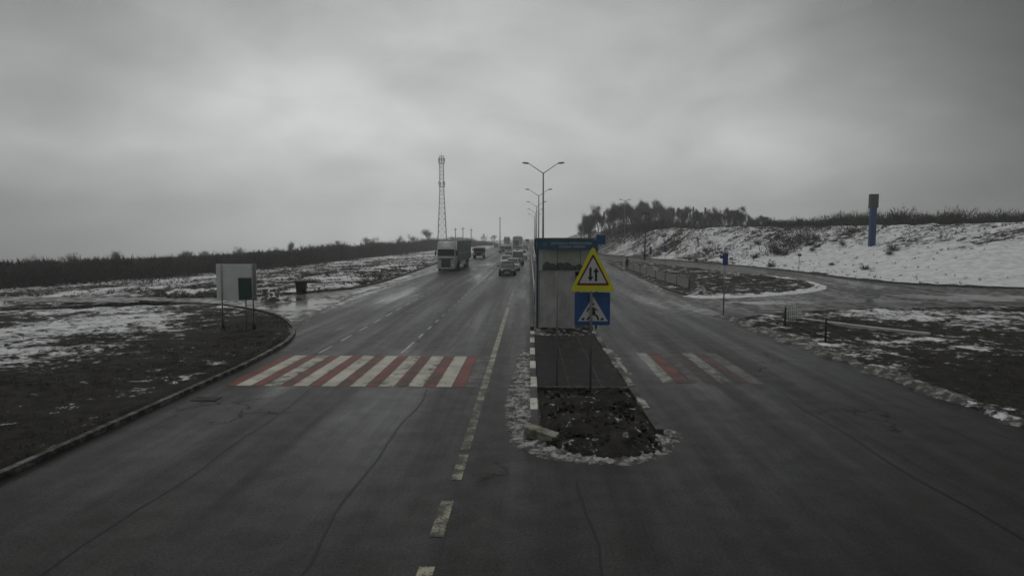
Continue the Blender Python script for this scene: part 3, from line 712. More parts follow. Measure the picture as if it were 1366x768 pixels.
# ------------------------------------------------------------------ telecom mast
mD = 400
mx_, _, mtop = AT(589, 208, mD); mz = gz(mx_, mD) - .5; mh = mtop - mz
t = thing('lattice_mast', (mx_, mD, mz), R(12), 'tall lattice telecom mast above the left tree line', 'mast')
M_MAST = simple('mast_steel', (.20, .185, .18), .5); bm = NBM()
w0, w1, w2 = 2.9, 1.3, 1.15
def mw(z): k = z / mh; return w0 + (w1 - w0) * min(k / .62, 1) + (w2 - w1) * max(0, (k - .62) / .38)
for sx_ in (-1, 1):
    for sy_ in (-1, 1):
        for za, zb in ((0, mh * .62), (mh * .62, mh)): tube(bm, (sx_ * mw(za), sy_ * mw(za), za), (sx_ * mw(zb), sy_ * mw(zb), zb), .17, .15, 5)
obj('corner_legs', bm, M_MAST, t); bm = NBM(); z = 0
while z < mh - 2:
    st = max(2.4, mw(z) * 1.7); zb = min(z + st, mh); a, b_ = mw(z), mw(zb)
    for (p, q) in (((-1, -1), (1, -1)), ((1, -1), (1, 1)), ((1, 1), (-1, 1)), ((-1, 1), (-1, -1))):
        tube(bm, (p[0] * a, p[1] * a, z), (q[0] * b_, q[1] * b_, zb), .055, n=4, cap=False); tube(bm, (q[0] * a, q[1] * a, z), (p[0] * b_, p[1] * b_, zb), .055, n=4, cap=False)
        tube(bm, (p[0] * b_, p[1] * b_, zb), (q[0] * b_, q[1] * b_, zb), .08, n=4, cap=False)
    z = zb
obj('lattice_bracing', bm, M_MAST, t)
for zz, n_ in ((mh * .955, 6), (mh * .70, 4)):
    obj('service_platform', BOX(-2.0, 2.0, -2.0, 2.0, zz - 2.2, zz - 2.0), M_MAST, t)
    for i in range(n_):
        a = i * 2 * math.pi / n_ + .4; o = obj('panel_antenna', BOX(-.28, .28, -.15, .15, -1.2, 1.2, bev=.05), simple('antenna_grey', (.25, .25, .26), .5), t); o.location = (2.1 * math.cos(a), 2.1 * math.sin(a), zz); o.rotation_euler = (0, 0, a + math.pi / 2)
obj('lightning_rod', tube(NBM(), (0, 0, mh - 1), (0, 0, mh + 2.5), .07, .04, 5), M_MAST, t)
# skyline posts
for i, (px, pt, pb, D_, l) in enumerate(((607.5, 304, 312, 330, 'first short utility pole on the skyline right of the mast'), (617.5, 303, 312, 330, 'second short utility pole on the skyline, midmost of three'), (628.5, 305, 312, 330, 'third short utility pole on the skyline, farthest right of three'))):
    x_, _, zt_ = AT(px, pt, D_); z_ = gz(x_, D_) - .2; t = thing('utility_pole', (x_, D_, z_), 0, l, 'utility pole', 'short utility poles on the left skyline')
    obj('pole', tube(NBM(), (0, 0, 0), (0, 0, zt_ - z_), .22, .17, 6), M_DKM, t); obj('crossarm', BOX(-.8, .8, -.1, .1, zt_ - z_ - .9, zt_ - z_ - .65), M_DKM, t)
x_, _, zt_ = AT(667, 291, 300); t = thing('lamp_mast', (x_, 300, -.1), 0, 'slim tall bare mast standing beside the far road, left of the lamps', 'mast'); obj('pole', tube(NBM(), (0, 0, 0), (0, 0, zt_ + .1), .24, .16, 8), M_POLE, t); obj('cap', BOX(-.3, .3, -.3, .3, zt_ + .05, zt_ + .45), M_DKM, t)
# ------------------------------------------------------------------ left signs
bD = G(339, 440)[1]
def LS(px, py): return AT(px, py, bD)
xa, _, z1 = LS(288, 352); xb, _, z0 = LS(343, 400.5); cxx = (xa + xb) / 2
t = thing('blank_billboard', (cxx, bD, .1), 0, 'large square white sign board seen from behind on two posts by the left junction', 'sign board')
obj('board', BOX(xa - cxx, xb - cxx, -.02, .02, z0 - .1, z1 - .1, bev=.01), simple('board_back_grey', (.60, .62, .62), .5, var=.12, scale=1.2), t)
for px in (297, 338.5):
    xx = LS(px, 400)[0] - cxx; obj('post', tube(NBM(), (xx, -.06, -.15), (xx, -.06, z1 - .12), .032, n=10), M_GALV, t, True)
    obj('footing', tube(NBM(), (xx, -.06, -.1), (xx, -.06, .42), .075, n=10), M_DKM, t, True)
obj('edge_fold', BOX(xb - cxx - .14, xb - cxx, -.05, -.021, z0 - .1, z1 - .1), M_GALV, t)
gD = bD - 1.0
xa, _, z1 = AT(318, 371, gD); xb, _, z0 = AT(336, 400, gD); cxx = (xa + xb) / 2
t = thing('green_sign', (cxx, gD, .1), R(8), 'small dark green sign on one post in front of the white board', 'road sign')
obj('panel', BOX(xa - cxx, xb - cxx, -.012, .012, z0 - .1, z1 - .1, bev=.006), M_GREEN, t); obj('post', tube(NBM(), (0, .045, -.15), (0, .045, z1 - .15), .03, n=10), M_POLE, t, True)
obj('frame', BOX(xa - cxx - .015, xb - cxx + .015, .0125, .03, z1 - .1, z1 - .07), M_GALV, t)
# bin
bx_, by_ = G(402, 391); t = thing('waste_container', (bx_, by_, .05), R(10), 'black waste container standing by the snowy kerb left of the road', 'container')
bm = loft(NBM(), [[(-.33, -.28, .08), (.33, -.28, .08), (.33, .28, .08), (-.33, .28, .08)], [(-.42, -.36, .88), (.42, -.36, .88), (.42, .36, .88), (-.42, .36, .88)]]); obj('bin_body', bm, M_BLACK, t)
obj('lid', BOX(-.45, .45, -.39, .39, .885, .96, bev=.02), simple('dark_lid', (.02, .02, .025), .5), t)
for s in (-1, 1): obj('wheel', tube(NBM(), (s * .3, -.2, .08), (s * .36, -.2, .08), .08, n=10), M_BLACK, t)
# drain
dx, dy = G(268, 532); t = tagit(obj('drain_grate', BOX(-.35, .35, -.2, .2, 0, .012), M_BLACK), 'dark iron drain grate in the road by the left kerb', 'drain'); t.location = (dx + .15, dy, .002)
# ------------------------------------------------------------------ right-hand signs and posts
def small_sign(px, pb, pt, ptop, w_, hpx, mat, label, rz=.3, shape='rect', Y=None, extra=False):
    if Y is None: x_, y_ = G(px, pb); z_ = 0
    else: x_, y_, z_ = AT(px, pb, Y)
    zt = AT(px, ptop, y_)[2] - z_; k = y_ / F
    t = thing('road_sign', (x_, y_, z_), rz, label, 'road sign'); obj('post', tube(NBM(), (0, 0, -.3), (0, 0, zt), .035, n=8), M_GALV, t, True)
    hh = hpx * k; ww = w_ * k / max(.3, math.cos(rz))
    obj('panel', BOX(-ww / 2, ww / 2, -.06, -.036, zt - hh, zt, bev=.01), mat, t)
    obj('clamp', BOX(-.05, .05, -.0355, .05, zt - hh * .5 - .03, zt - hh * .5 + .03), M_GALV, t)
    if extra: obj('side_arrow_plate', BOX(-ww / 2 - .22, -ww / 2 - .01, -.055, -.04, zt - hh * .45, zt - hh * .2), mat, t)
    return t
M_SB2 = simple('dull_sign_blue', (.02, .045, .20), .4)
small_sign(965, 418, 338, 337.5, 8, 16, M_SB2, 'narrow blue sign on a tall thin post by the side road opening', .5, extra=True)
small_sign(887, 352, 325, 327, 4, 9, M_SB2, 'small blue sign on a post against the snowy embankment foot', .3, Y=112)
small_sign(867.5, 349, 328, 329, 3.4, 10, M_DKM, 'small dark sign on a post beside the floodlight pole', .3, Y=118)
small_sign(1065.5, 363, 338, 338.5, 5, 3.4, M_DKM, 'small grey sign on a thin post in the smooth snow slope', .2, Y=82)
def PZ(px, Y): x_ = AT(px, 316, Y)[0]; return x_, gz(x_, Y)
x_, z_ = PZ(860.5, 126); ztp = AT(861, 284.5, 126)[2] - z_
t = thing('floodlight_pole', (x_, 126, z_), 0, 'dark single pole with drooping floodlight head at the embankment foot', 'light pole')
obj('pole', tube(NBM(), (0, 0, -.3), (.08, 0, ztp), .15, .09, 8), M_DKM, t, True)
obj('lamp_head', loft(NBM(), [[(-.75 + i * .5, -.22, ztp + .15 - (.18 if i == 3 else 0)), (-.75 + i * .5, .22, ztp + .15 - (.18 if i == 3 else 0)), (-.75 + i * .5, .22, ztp - .12 - .1 * i), (-.75 + i * .5, -.22, ztp - .12 - .1 * i)] for i in range(4)]), M_DKM, t)
x_, z_ = PZ(833, 170); ztp = AT(833, 268, 170)[2] - z_
street_lamp((x_, 170, z_), ztp, 1.0, .3, 'lone small-armed lamp rising above the embankment trees', None)
# blue pylon at right
xa, _, zt_ = AT(1157, 259, 95); z_ = gz(xa + 1.5, 95); t = thing('price_pylon', (xa + 1.5, 95, z_), 0, 'tall blue roadside pylon with dark top at the far right', 'pylon')
obj('column', BOX(-.95, -.15, -.3, .3, -.3, zt_ - z_ - 2.0), simple('pylon_blue', (.02, .05, .16), .4), t); obj('top_panel', BOX(-1.1, 0, -.36, .36, zt_ - z_ - 2.0 + .003, zt_ - z_, bev=.03), simple('pylon_dark', (.075, .062, .062), .5), t)
# ------------------------------------------------------------------ low fences on the right
M_MESH = NB('fence_mesh'); M_MESH.col((.42, .43, .42)); _f = M_MESH.rng(M_MESH.noise(2, 5, .6), .3, .7, .30, .5); M_MESH.set(M_MESH.b.inputs['Alpha'], _f); M_MESH.rough(.6); M_MESH = M_MESH.m
fxs = 13.35; posts = [G(853, 366)[1], G(862, 369)[1], G(873, 373)[1], G(886.5, 377.3)[1], G(900, 382.5)[1], G(918, 388)[1]]
posts = sorted(posts); t = thing('mesh_fence', (fxs, posts[0], .1), 0, 'low translucent mesh fence on dark posts along the loop island', 'fence')
posts += [posts[-1] + 5 * i for i in (1, 2, 3)]
for y_ in posts: obj('post', tube(NBM(), (0, y_ - posts[0], -.1), (0, y_ - posts[0], .95), .045, n=8), M_DKM, t, True)
for a, b_ in zip(posts, posts[1:]):
    bm = NBM(); n_ = max(4, int((b_ - a) / .14)); 
    for i in range(1, n_): y_ = (b_ - a) * i / n_ + a - posts[0]; box(bm, -.009, .009, y_ - .032, y_ + .032, .10, .84)
    obj('picket_panel', bm, simple('pale_slats', (.42, .43, .42), .5), t)
    obj('rail', BOX(-.02, .02, a - posts[0] + .05, b_ - posts[0] - .05, .845, .885), M_GALV, t)
# near railing
p1 = G(1047, 434.5); p2 = G(1101, 455.5)
t = thing('pavement_railing', (p1[0], p1[1], .12), 0, 'dark posts with low rail and short white picket panel at the right junction corner', 'railing')
for (q, r_) in (((0, 0), .86), ((p2[0] - p1[0], p2[1] - p1[1]), .92)): obj('post', tube(NBM(), (q[0], q[1], -.12), (q[0], q[1], r_), .045, n=8), M_BLACK, t, True)
obj('low_rail', tube(NBM(), (0, -.05, .04), (p2[0] - p1[0], p2[1] - p1[1] + .05, .07), .03), M_BLACK, t, True)
e = Vector((G(1068, 430)[0] - p1[0], G(1068, 430)[1] - p1[1]))
bm = NBM()
for i in range(1, 9): q = e * i / 8; box(bm, q.x - .02, q.x + .02, q.y - .015, q.y + .015, .1, .78)
obj('picket_panel', bm, M_WHITE, t); bm = tube(NBM(), (0, 0, .72), (e.x, e.y, .72), .02); tube(bm, (0, 0, .2), (e.x, e.y, .2), .02); obj('picket_rail', bm, M_GALV, t)
# white path edging in right verge
wl = [G(1062, 427), G(1100, 432.5), G(1163, 440.5), G(1240, 449)]
bm = ribbon(NBM(), resample(wl, 1.0), .28, -.02, .17, jit=.02, rnd=rk); struct('path_edging', bm, M_KW)
# ------------------------------------------------------------------ buildings far off
def house(px0, px1, ptop, D_, label, wall, roofm, name='roadside_building', storeys=1):
    xa, _, zt = AT(px0, ptop, D_); xb = AT(px1, ptop, D_)[0]; cx = (xa + xb) / 2; z0 = gz(cx, D_) - .2; h = zt - z0; w_ = (xb - xa) / 2
    t = thing(name, (cx, D_, z0), 0, label, 'building'); wl = obj('wall', BOX(-w_, w_, -0, 8, 0, h - .8), wall, t)
    obj('roof', prism(NBM(), [(-w_ - .4, h - .797), (w_ + .4, h - .797), (w_ * .55, h), (-w_ * .55, h)], -.4, 8.4), roofm, t)
    n_ = max(2, int(w_ * 2 / 3))
    for i in range(n_): x_ = -w_ + (i + .5) * 2 * w_ / n_; obj('window', BOX(x_ - .5, x_ + .5, -.03, .0, max(.6, h - 2.9), max(1.0, h - 1.5)), M_GLASS, t)
M_SNOWROOF = simple('snowy_roof', (.72, .73, .75), .6, var=.1); M_WALLG = simple('plaster_grey', (.22, .22, .21), .7); M_WALLB = simple('brown_wall', (.12, .10, .09), .7)
house(672, 680, 315.5, 420, 'low far building with white snowy roof left of the traffic', M_WALLG, M_SNOWROOF)
house(684, 697, 314.8, 460, 'long low far building with snow on its roof above the traffic', M_WALLB, M_SNOWROOF)
house(768, 781, 313.3, 330, 'small grey far house just right of the booth header', M_WALLG, M_WALLG, 'far_house')
# ------------------------------------------------------------------ vehicles
TYRE, RIM = M_BLACK, simple('wheel_rim', (.30, .30, .31), .35, .6)
def carpaint(n, c): return simple('paint_' + n, c, .3, .0, .15, 2.0)
def wheel(parent, x, y, r, w_=.2, side=1):
    t = obj('wheel', tube(NBM(), (x - w_ / 2, y, r), (x + w_ / 2, y, r), r, n=20), TYRE, parent)
    obj('rim', tube(NBM(), (x + side * w_ / 2 - side * .01, y, r), (x + side * (w_ / 2 + .015), y, r), r * .62, r * .55, n=14), RIM, t); return t
M_HL = simple('headlamp_glass', (.6, .62, .62), .15); M_PLATE = simple('number_plate', (.6, .6, .58), .5); M_TRIM = simple('black_trim', (.02, .02, .022), .5)
def car(loc, rz, paint_, label, style='sedan', name='parked_car', roofc=None, group='vehicles queued on the road', W=.87):
    t = thing(name, loc, rz, label, {'sedan': 'car', 'suv': 'car', 'van': 'van', 'bus': 'bus'}[style], group); t.scale = (1.1, 1.1, 1.08)
    P_ = dict(sedan=dict(L=4.4, hood=(1.25, .84), belt=.92, roof=1.43, g=(1.15, 1.9, 3.15, 3.8)),
              suv=dict(L=4.5, hood=(1.2, 1.0), belt=1.08, roof=1.72, g=(1.1, 1.7, 4.0, 4.35)),
              van=dict(L=5.0, hood=(.75, 1.1), belt=1.2, roof=2.0, g=(.65, 1.35, 4.7, 4.9)),
              bus=dict(L=9, hood=(.12, 1.2), belt=1.3, roof=2.95, g=(.1, .22, 8.8, 8.95)))[style]
    L_ = P_['L']; bt = P_['belt']; hl, hz = P_['hood']; rf = P_['roof']; g = P_['g']
    if style == 'bus': W = 1.15
    prof = [(0, .80, .30, hz * .66), (.10, .92, .22, hz * .80), (min(.5, hl * .6), .99, .2, hz * .93), (hl, 1.0, .2, hz + .03), (hl + .3, 1.0, .2, bt), (L_ - 1.0, 1.0, .2, bt + .02), (L_ - .2, .95, .25, bt), (L_, .84, .34, bt * .86)]
    rings = []
    for (y, k_, a, b_) in prof:
        w_ = W * k_; m_ = (a + b_) / 2
        h_ = [(0, a), (w_ * .9, a), (w_, a + .1), (w_, m_), (w_ * .975, b_ - .12), (w_ * .86, b_ - .01), (w_ * .5, b_ + .02), (0, b_ + .03)]
        rings.append([(x, y, z) for x, z in h_] + [(-x, y, z) for x, z in h_[-2:0:-1]])
    obj('body', loft(NBM(), rings), paint_, t, True)
    gb, gt = W * .86, W * .68
    if style in ('van', 'bus'): gt = W * .86
    lo = [(-gb, g[0], bt - .06), (gb, g[0], bt - .06), (gb, g[3], bt - .06), (-gb, g[3], bt - .06)]
    hi = [(-gt, g[1], rf - .04), (gt, g[1], rf - .04), (gt, g[2], rf - .04), (-gt, g[2], rf - .04)]
    obj('windows', loft(NBM(), [lo, hi]), M_GLASS, t)
    bm = NBM(); rr_ = []
    for z_, e_ in ((rf - .045, .0), (rf, -.03), (rf + .035, -.14)):
        rr_.append([(-gt - e_ * .0 + (-.02 if e_ == 0 else -e_ * .3), g[1] - .05 - e_, z_), (gt + (.02 if e_ == 0 else e_ * .3), g[1] - .05 - e_, z_), (gt + (.02 if e_ == 0 else e_ * .3), g[2] + .05 + e_, z_), (-gt + (-.02 if e_ == 0 else -e_ * .3), g[2] + .05 + e_, z_)])
    obj('roof', loft(bm, rr_), roofc or paint_, t)
    bm = NBM()
    for i in range(4): tube(bm, Vector(lo[i]) * 1.0 + Vector((0, 0, .02)), hi[i], .045, .04, 6)
    for s in (-1, 1): tube(bm, (s * (gb + .005), (g[0] + g[3]) / 2 + .1, bt - .02), (s * (gt + .01), (g[1] + g[2]) / 2 + .1, rf - .04), .035, n=6)
    obj('pillars', bm, paint_, t)
    r_ = .31 if style == 'sedan' else .36
    for y_ in (.82 if style != 'bus' else 1.6, L_ - .85 if style != 'bus' else 6.8):
        for s in (-1, 1): wheel(t, s * (W - .10), y_, r_, .22, s)
    hzz = hz * .70
    for s in (-1, 1):
        obj('headlight', loft(NBM(), [[(s * W * .42, .0, hzz - .06), (s * W * .84, .06, hzz - .05), (s * W * .86, .08, hzz + .08), (s * W * .45, .015, hzz + .06)], [(s * W * .42, .2, hzz - .06), (s * W * .84, .2, hzz - .05), (s * W * .86, .2, hzz + .08), (s * W * .45, .2, hzz + .06)]]).copy() if False else BOX(min(s * W * .48, s * W * .80), max(s * W * .48, s * W * .80), -.02, .2, hzz - .055, hzz + .075, bev=.02), M_HL, t)
        obj('side_mirror', BOX(min(s * (W + .0), s * (W + .16)), max(s * (W + .0), s * (W + .16)), g[0] + .2, g[0] + .3, bt, bt + .13, bev=.02), paint_, t)
    obj('grille', BOX(-W * .42, W * .42, -.025, .1, hzz - .06, hzz + .05), M_TRIM, t)
    obj('bumper', BOX(-W * .86, W * .86, -.05, .15, .26, .42, bev=.03), paint_ if style == 'sedan' else M_TRIM, t)
    obj('number_plate', BOX(-.26, .26, -.065, -.052, .30, .41), M_PLATE, t)
    return t
def cpos(px, py): x_, y_ = G(px, py); return (x_, y_, 0)
car(cpos(676.5, 367.5), R(1), carpaint('green', (.015, .045, .04)), 'dark green saloon at the head of the queue', W=.9)
car(cpos(684, 361), R(2), carpaint('silver', (.42, .44, .44)), 'silver saloon tucked right behind the dark green car')
car(cpos(675.5, 354.5), R(2), carpaint('white', (.62, .62, .6)), 'white saloon behind the green car, in the left file')
car(cpos(678.5, 347), R(2), carpaint('pale_grey', (.45, .47, .46)), 'pale grey saloon, third back in the left file')
car(cpos(691, 353.5), R(1), carpaint('grey_green', (.12, .15, .14)), 'grey green van with white roof in the right file', 'van', 'parked_van', roofc=carpaint('white', (.62, .62, .6)))
car(cpos(697, 345.5), R(1), carpaint('white', (.62, .62, .6)), 'white off-roader in the right file beside the median', 'suv')
car(cpos(678, 339.5), R(2), carpaint('steel_blue', (.10, .13, .17)), 'steel blue van standing left of the queue', 'van', 'parked_van')
car(cpos(670.5, 337.5), R(2), carpaint('black', (.03, .03, .032)), 'black off-roader left of the steel blue van', 'suv')
car(cpos(693, 335.5), R(1), carpaint('black', (.03, .03, .032)), 'black saloon far back in the queue under the lamps', 'sedan')
car(cpos(701, 333), R(1), carpaint('maroon', (.09, .03, .03)), 'dark red saloon far back beside the median', 'sedan')
car(cpos(688.5, 331), R(1), carpaint('bus_grey', (.20, .21, .21)), 'pale grey bus far back in the queue', 'bus', 'coach')
car(cpos(699, 328.5), R(1), carpaint('white', (.62, .62, .6)), 'white saloon far off in the right file', 'sedan')
car(cpos(695, 326.5), R(1), carpaint('steel_blue', (.10, .13, .17)), 'bluish van far off at the tail of the queue', 'van', 'parked_van')
car(cpos(703.5, 325.5), R(1), carpaint('bus_white', (.55, .56, .56)), 'white roofed bus farthest off at the tail of the queue', 'bus', 'coach')
car(cpos(662, 330), R(3), carpaint('black', (.03, .03, .032)), 'black saloon far off on the left of the road', 'sedan')
# articulated lorry
tx, ty = G(595, 361.5)
t = thing('articulated_lorry', (tx, ty, 0), R(-1.6), 'white cabbed articulated lorry with grey trailer driving towards the camera', 'lorry')
M_CAB = carpaint('lorry_white', (.44, .46, .46)); M_TARP = simple('grey_tarpaulin', (.15, .165, .175), .55, var=.2, scale=1.0)
rings = [[(-1.22, 0.10, .45), (1.22, .10, .45), (1.22, .10, 1.5), (-1.22, .10, 1.5)]]
bm = NBM()
def crg(y, z): return None
prof = [(.08, .38), (.02, .9), (0, 1.55), (.05, 2.0), (.28, 2.85), (.45, 3.05), (.85, 3.72), (1.1, 3.86), (2.1, 3.92), (2.15, .9), (.7, .75), (.6, .38)]
a = [bm.verts.new((-1.22 + (0.06 if y < .1 else 0), y, z)) for y, z in prof]; b_ = [bm.verts.new((1.22 - (.06 if y < .1 else 0), y, z)) for y, z in prof]; n_ = len(prof)
bm.faces.new(a); bm.faces.new(b_[::-1])
for i in range(n_): bm.faces.new((a[i], a[(i + 1) % n_], b_[(i + 1) % n_], b_[i]))
bmesh.ops.recalc_face_normals(bm, faces=bm.faces[:]); bmesh.ops.bevel(bm, geom=bm.edges[:], offset=.05, segments=2, affect='EDGES')
cabo = obj('cab', bm, M_CAB, t, True)
def slope(y0, z0, y1, z1, x, off): # slanted panel
    n_ = Vector((0, -(z1 - z0), (y1 - y0))).normalized() * off
    bm = NBM(); loft(bm, [[(-x, y0 + n_.y, z0 + n_.z), (x, y0 + n_.y, z0 + n_.z), (x, y0, z0), (-x, y0, z0)], [(-x * .97, y1 + n_.y, z1 + n_.z), (x * .97, y1 + n_.y, z1 + n_.z), (x * .97, y1, z1), (-x * .97, y1, z1)]]); return bm
obj('windscreen', slope(.035, 2.0, .27, 2.84, 1.12, .03), M_GLASS, t)
obj('sun_visor', BOX(-1.12, 1.12, -.12, .30, 2.86, 2.98, bev=.03), M_WHITE, t)
for i in range(5): obj('visor_lamp', BOX(-.5 + i * .25 - .06, -.5 + i * .25 + .06, .10, .2, 2.985, 3.07), M_TRIM, t)
obj('grille', BOX(-.62, .62, -.05, .03, .62, 1.5, bev=.04), M_TRIM, t)
obj('lower_intake', BOX(-.55, .55, -.07, .03, .50, .617), M_TRIM, t)
for zz in (.8, 1.0, 1.2): obj('grille_bar', BOX(-.55, .55, -.065, -.051, zz, zz + .03), M_GALV, t)
obj('nameplate_band', BOX(-1.1, 1.1, -.035, .02, 1.72, 1.86, bev=.02), M_WHITE, t)
obj('dark_band', BOX(-.95, .95, -.02, .015, 1.53, 1.68), M_TRIM, t)
for s in (-1, 1):
    obj('headlight', BOX(min(s * .70, s * 1.12), max(s * .70, s * 1.12), -.05, .06, .62, .86, bev=.04), M_HL, t)
    m_ = obj('mirror_arm', BOX(min(s * 1.2, s * 1.36), max(s * 1.2, s * 1.36), .14, .19, 2.66, 2.72), M_TRIM, t)
    obj('mirror', BOX(min(s * 1.3, s * 1.48), max(s * 1.3, s * 1.48), .1, .22, 2.02, 2.65, bev=.03), M_TRIM, m_)
    obj('side_window', BOX(min(s * 1.215, s * 1.235), max(s * 1.215, s * 1.235), .5, 1.3, 2.05, 2.75), M_GLASS, t)
    obj('step', BOX(min(s * 1.0, s * 1.25), max(s * 1.0, s * 1.25), .75, 1.1, .40, .55), M_TRIM, t)
obj('bumper', BOX(-1.2, 1.2, -.06, .10, .30, .49, bev=.04), M_CAB, t)
obj('number_plate', BOX(-.27, .27, -.075, -.062, .34, .45), M_PLATE, t)
obj('chassis', BOX(-.5, .5, .8, 14.5, .75, 1.1), M_TRIM, t)
obj('trailer_body', BOX(-1.27, 1.27, 2.75, 17.4, 1.18, 4.0, bev=.04), M_TARP, t)
obj('trailer_roof_rim', BOX(-1.29, 1.29, 2.72, 17.42, 3.90, 4.03, bev=.02), M_GALV, t)
obj('tarpaulin_stripe', BOX(1.272, 1.285, 3.0, 17.0, 2.2, 2.32), M_GALV, t)
bm = NBM()
for i in range(11): box(bm, 1.272, 1.285, 3.4 + i * 1.3, 3.46 + i * 1.3, 1.2, 3.88)
obj('tarpaulin_straps', bm, M_TRIM, t); obj('side_skirt', BOX(1.2, 1.25, 5.6, 10.6, .55, 1.17), M_CAB, t); obj('side_skirt', BOX(-1.25, -1.2, 5.6, 10.6, .55, 1.17), M_CAB, t)
for y_ in (1.35, 4.6, 11.6, 12.9, 14.2):
    for s in (-1, 1): wheel(t, s * 1.02, y_, .5, .34, s)
obj('rear_mudguard', BOX(-1.27, 1.27, 14.9, 15.0, .5, 1.17), M_WHITE, t)
# old flatbed truck
tx, ty = G(638.5, 344.5)
t = thing('old_truck', (tx, ty, 0), R(2), 'old reddish brown truck with white roof following the lorry', 'truck')
M_RB = carpaint('rust_brown', (.16, .075, .05))
obj('cab', BOX(-1.15, 1.15, .5, 2.3, .8, 2.1, bev=.08), M_RB, t); obj('bonnet', BOX(-.8, .8, -.3, .6, .8, 1.35, bev=.08), M_RB, t)
for s in (-1, 1):
    obj('mudguard', BOX(min(s * .75, s * 1.2), max(s * .75, s * 1.2), -.25, .9, .85, 1.1, bev=.06), M_RB, t); obj('headlight', tube(NBM(), (s * .95, -.32, .95), (s * .95, -.2, .95), .13, n=12), M_HL, t); obj('mirror', BOX(min(s * 1.2, s * 1.4), max(s * 1.2, s * 1.4), .5, .56, 1.6, 2.0), M_TRIM, t)
obj('windscreen', BOX(-1.0, 1.0, .47, .52, 1.45, 2.0), M_GLASS, t); obj('roof', BOX(-1.25, 1.25, .3, 2.4, 2.1, 2.35, bev=.06), M_WHITE, t); obj('beacon', tube(NBM(), (0, 1.2, 2.35), (0, 1.2, 2.62), .18, .10, 10), M_WHITE, t)
obj('grille', BOX(-.6, .6, -.34, -.29, .85, 1.25), M_TRIM, t); obj('bumper', BOX(-1.15, 1.15, -.5, -.36, .5, .72, bev=.03), M_TRIM, t)
obj('load_bed', BOX(-1.2, 1.2, 2.5, 7.0, 1.1, 2.3, bev=.03), simple('tipper_brown', (.09, .075, .065), .6), t); obj('chassis', BOX(-.4, .4, -.3, 7.0, .6, .8), M_TRIM, t)
for y_ in (.35, 4.9, 6.1):
    for s in (-1, 1): wheel(t, s * 1.0, y_, .48, .3, s)
# ------------------------------------------------------------------ walking person
gx, gy = G(836.5, 360.5)
t = thing('person', (gx, gy, 0), R(200), 'person in a dark coat and trousers walking at the roadside by the mesh fence', 'person')
def skin(name, pts, edges, mat, parent, sub=2):
    me = bpy.data.meshes.new(name); me.from_pydata([p[:3] for p in pts], edges, []); o = bpy.data.objects.new(name, me); C.objects.link(o); o.parent = parent
    o.modifiers.new('skin', 'SKIN'); 
    for i, p in enumerate(pts): me.skin_vertices[0].data[i].radius = (p[3], p[4] if len(p) > 4 else p[3]); me.skin_vertices[0].data[i].use_root = (i == 0)
    s = o.modifiers.new('sub', 'SUBSURF'); s.levels = s.render_levels = sub; me.materials.append(mat); return o
M_TROU = simple('dark_trousers', (.02, .02, .024), .8); M_COAT = simple('dark_coat', (.022, .022, .026), .8); M_SKIN = simple('skin', (.40, .26, .20), .5, var=.05)
bp = [(0, 0, .95, .15, .11), (0, 0, 1.15, .14, .10), (0, -.01, 1.38, .17, .11), (0, 0, 1.50, .07, .07), (0, -.02, 1.58, .065, .07), (0, -.03, 1.66, .085, .10), (0, -.02, 1.74, .06, .07),
      (.2, 0, 1.42, .06), (.25, .10, 1.16, .048), (.25, .04, .92, .038), (.25, 0, .83, .04), (-.2, 0, 1.42, .06), (-.25, -.10, 1.16, .048), (-.24, -.22, .95, .038), (-.24, -.26, .87, .04),
      (.10, 0, .88, .095), (.10, -.16, .50, .065), (.10, -.20, .09, .045), (.10, -.32, .04, .04), (-.10, 0, .88, .095), (-.10, .08, .50, .065), (-.10, .30, .14, .045), (-.10, .22, .04, .04)]
be = [(0, 1), (1, 2), (2, 3), (3, 4), (4, 5), (5, 6), (2, 7), (7, 8), (8, 9), (9, 10), (2, 11), (11, 12), (12, 13), (13, 14), (0, 15), (15, 16), (16, 17), (17, 18), (0, 19), (19, 20), (20, 21), (21, 22)]
skin('body', bp, be, M_TROU, t)
cr = []
for z_, rx, ry in ((.72, .23, .20), (.95, .21, .17), (1.2, .20, .15), (1.40, .225, .155), (1.48, .15, .12), (1.53, .085, .085)): cr.append([(rx * math.cos(i * math.pi / 6), ry * math.sin(i * math.pi / 6), z_) for i in range(12)])
obj('coat', loft(NBM(), cr), M_COAT, t, True)
bm = NBM(); bmesh.ops.create_uvsphere(bm, u_segments=14, v_segments=8, radius=.105, matrix=Matrix.Translation((0, -.02, 1.70)) @ Matrix.Diagonal((.95, 1.1, .85, 1))); obj('hair', bm, simple('dark_hair', (.02, .016, .014), .8), t, True)
bm = NBM(); bmesh.ops.create_uvsphere(bm, u_segments=14, v_segments=8, radius=.085, matrix=Matrix.Translation((0, -.065, 1.645)) @ Matrix.Diagonal((.8, .7, 1.0, 1))); obj('face', bm, M_SKIN, t, True)
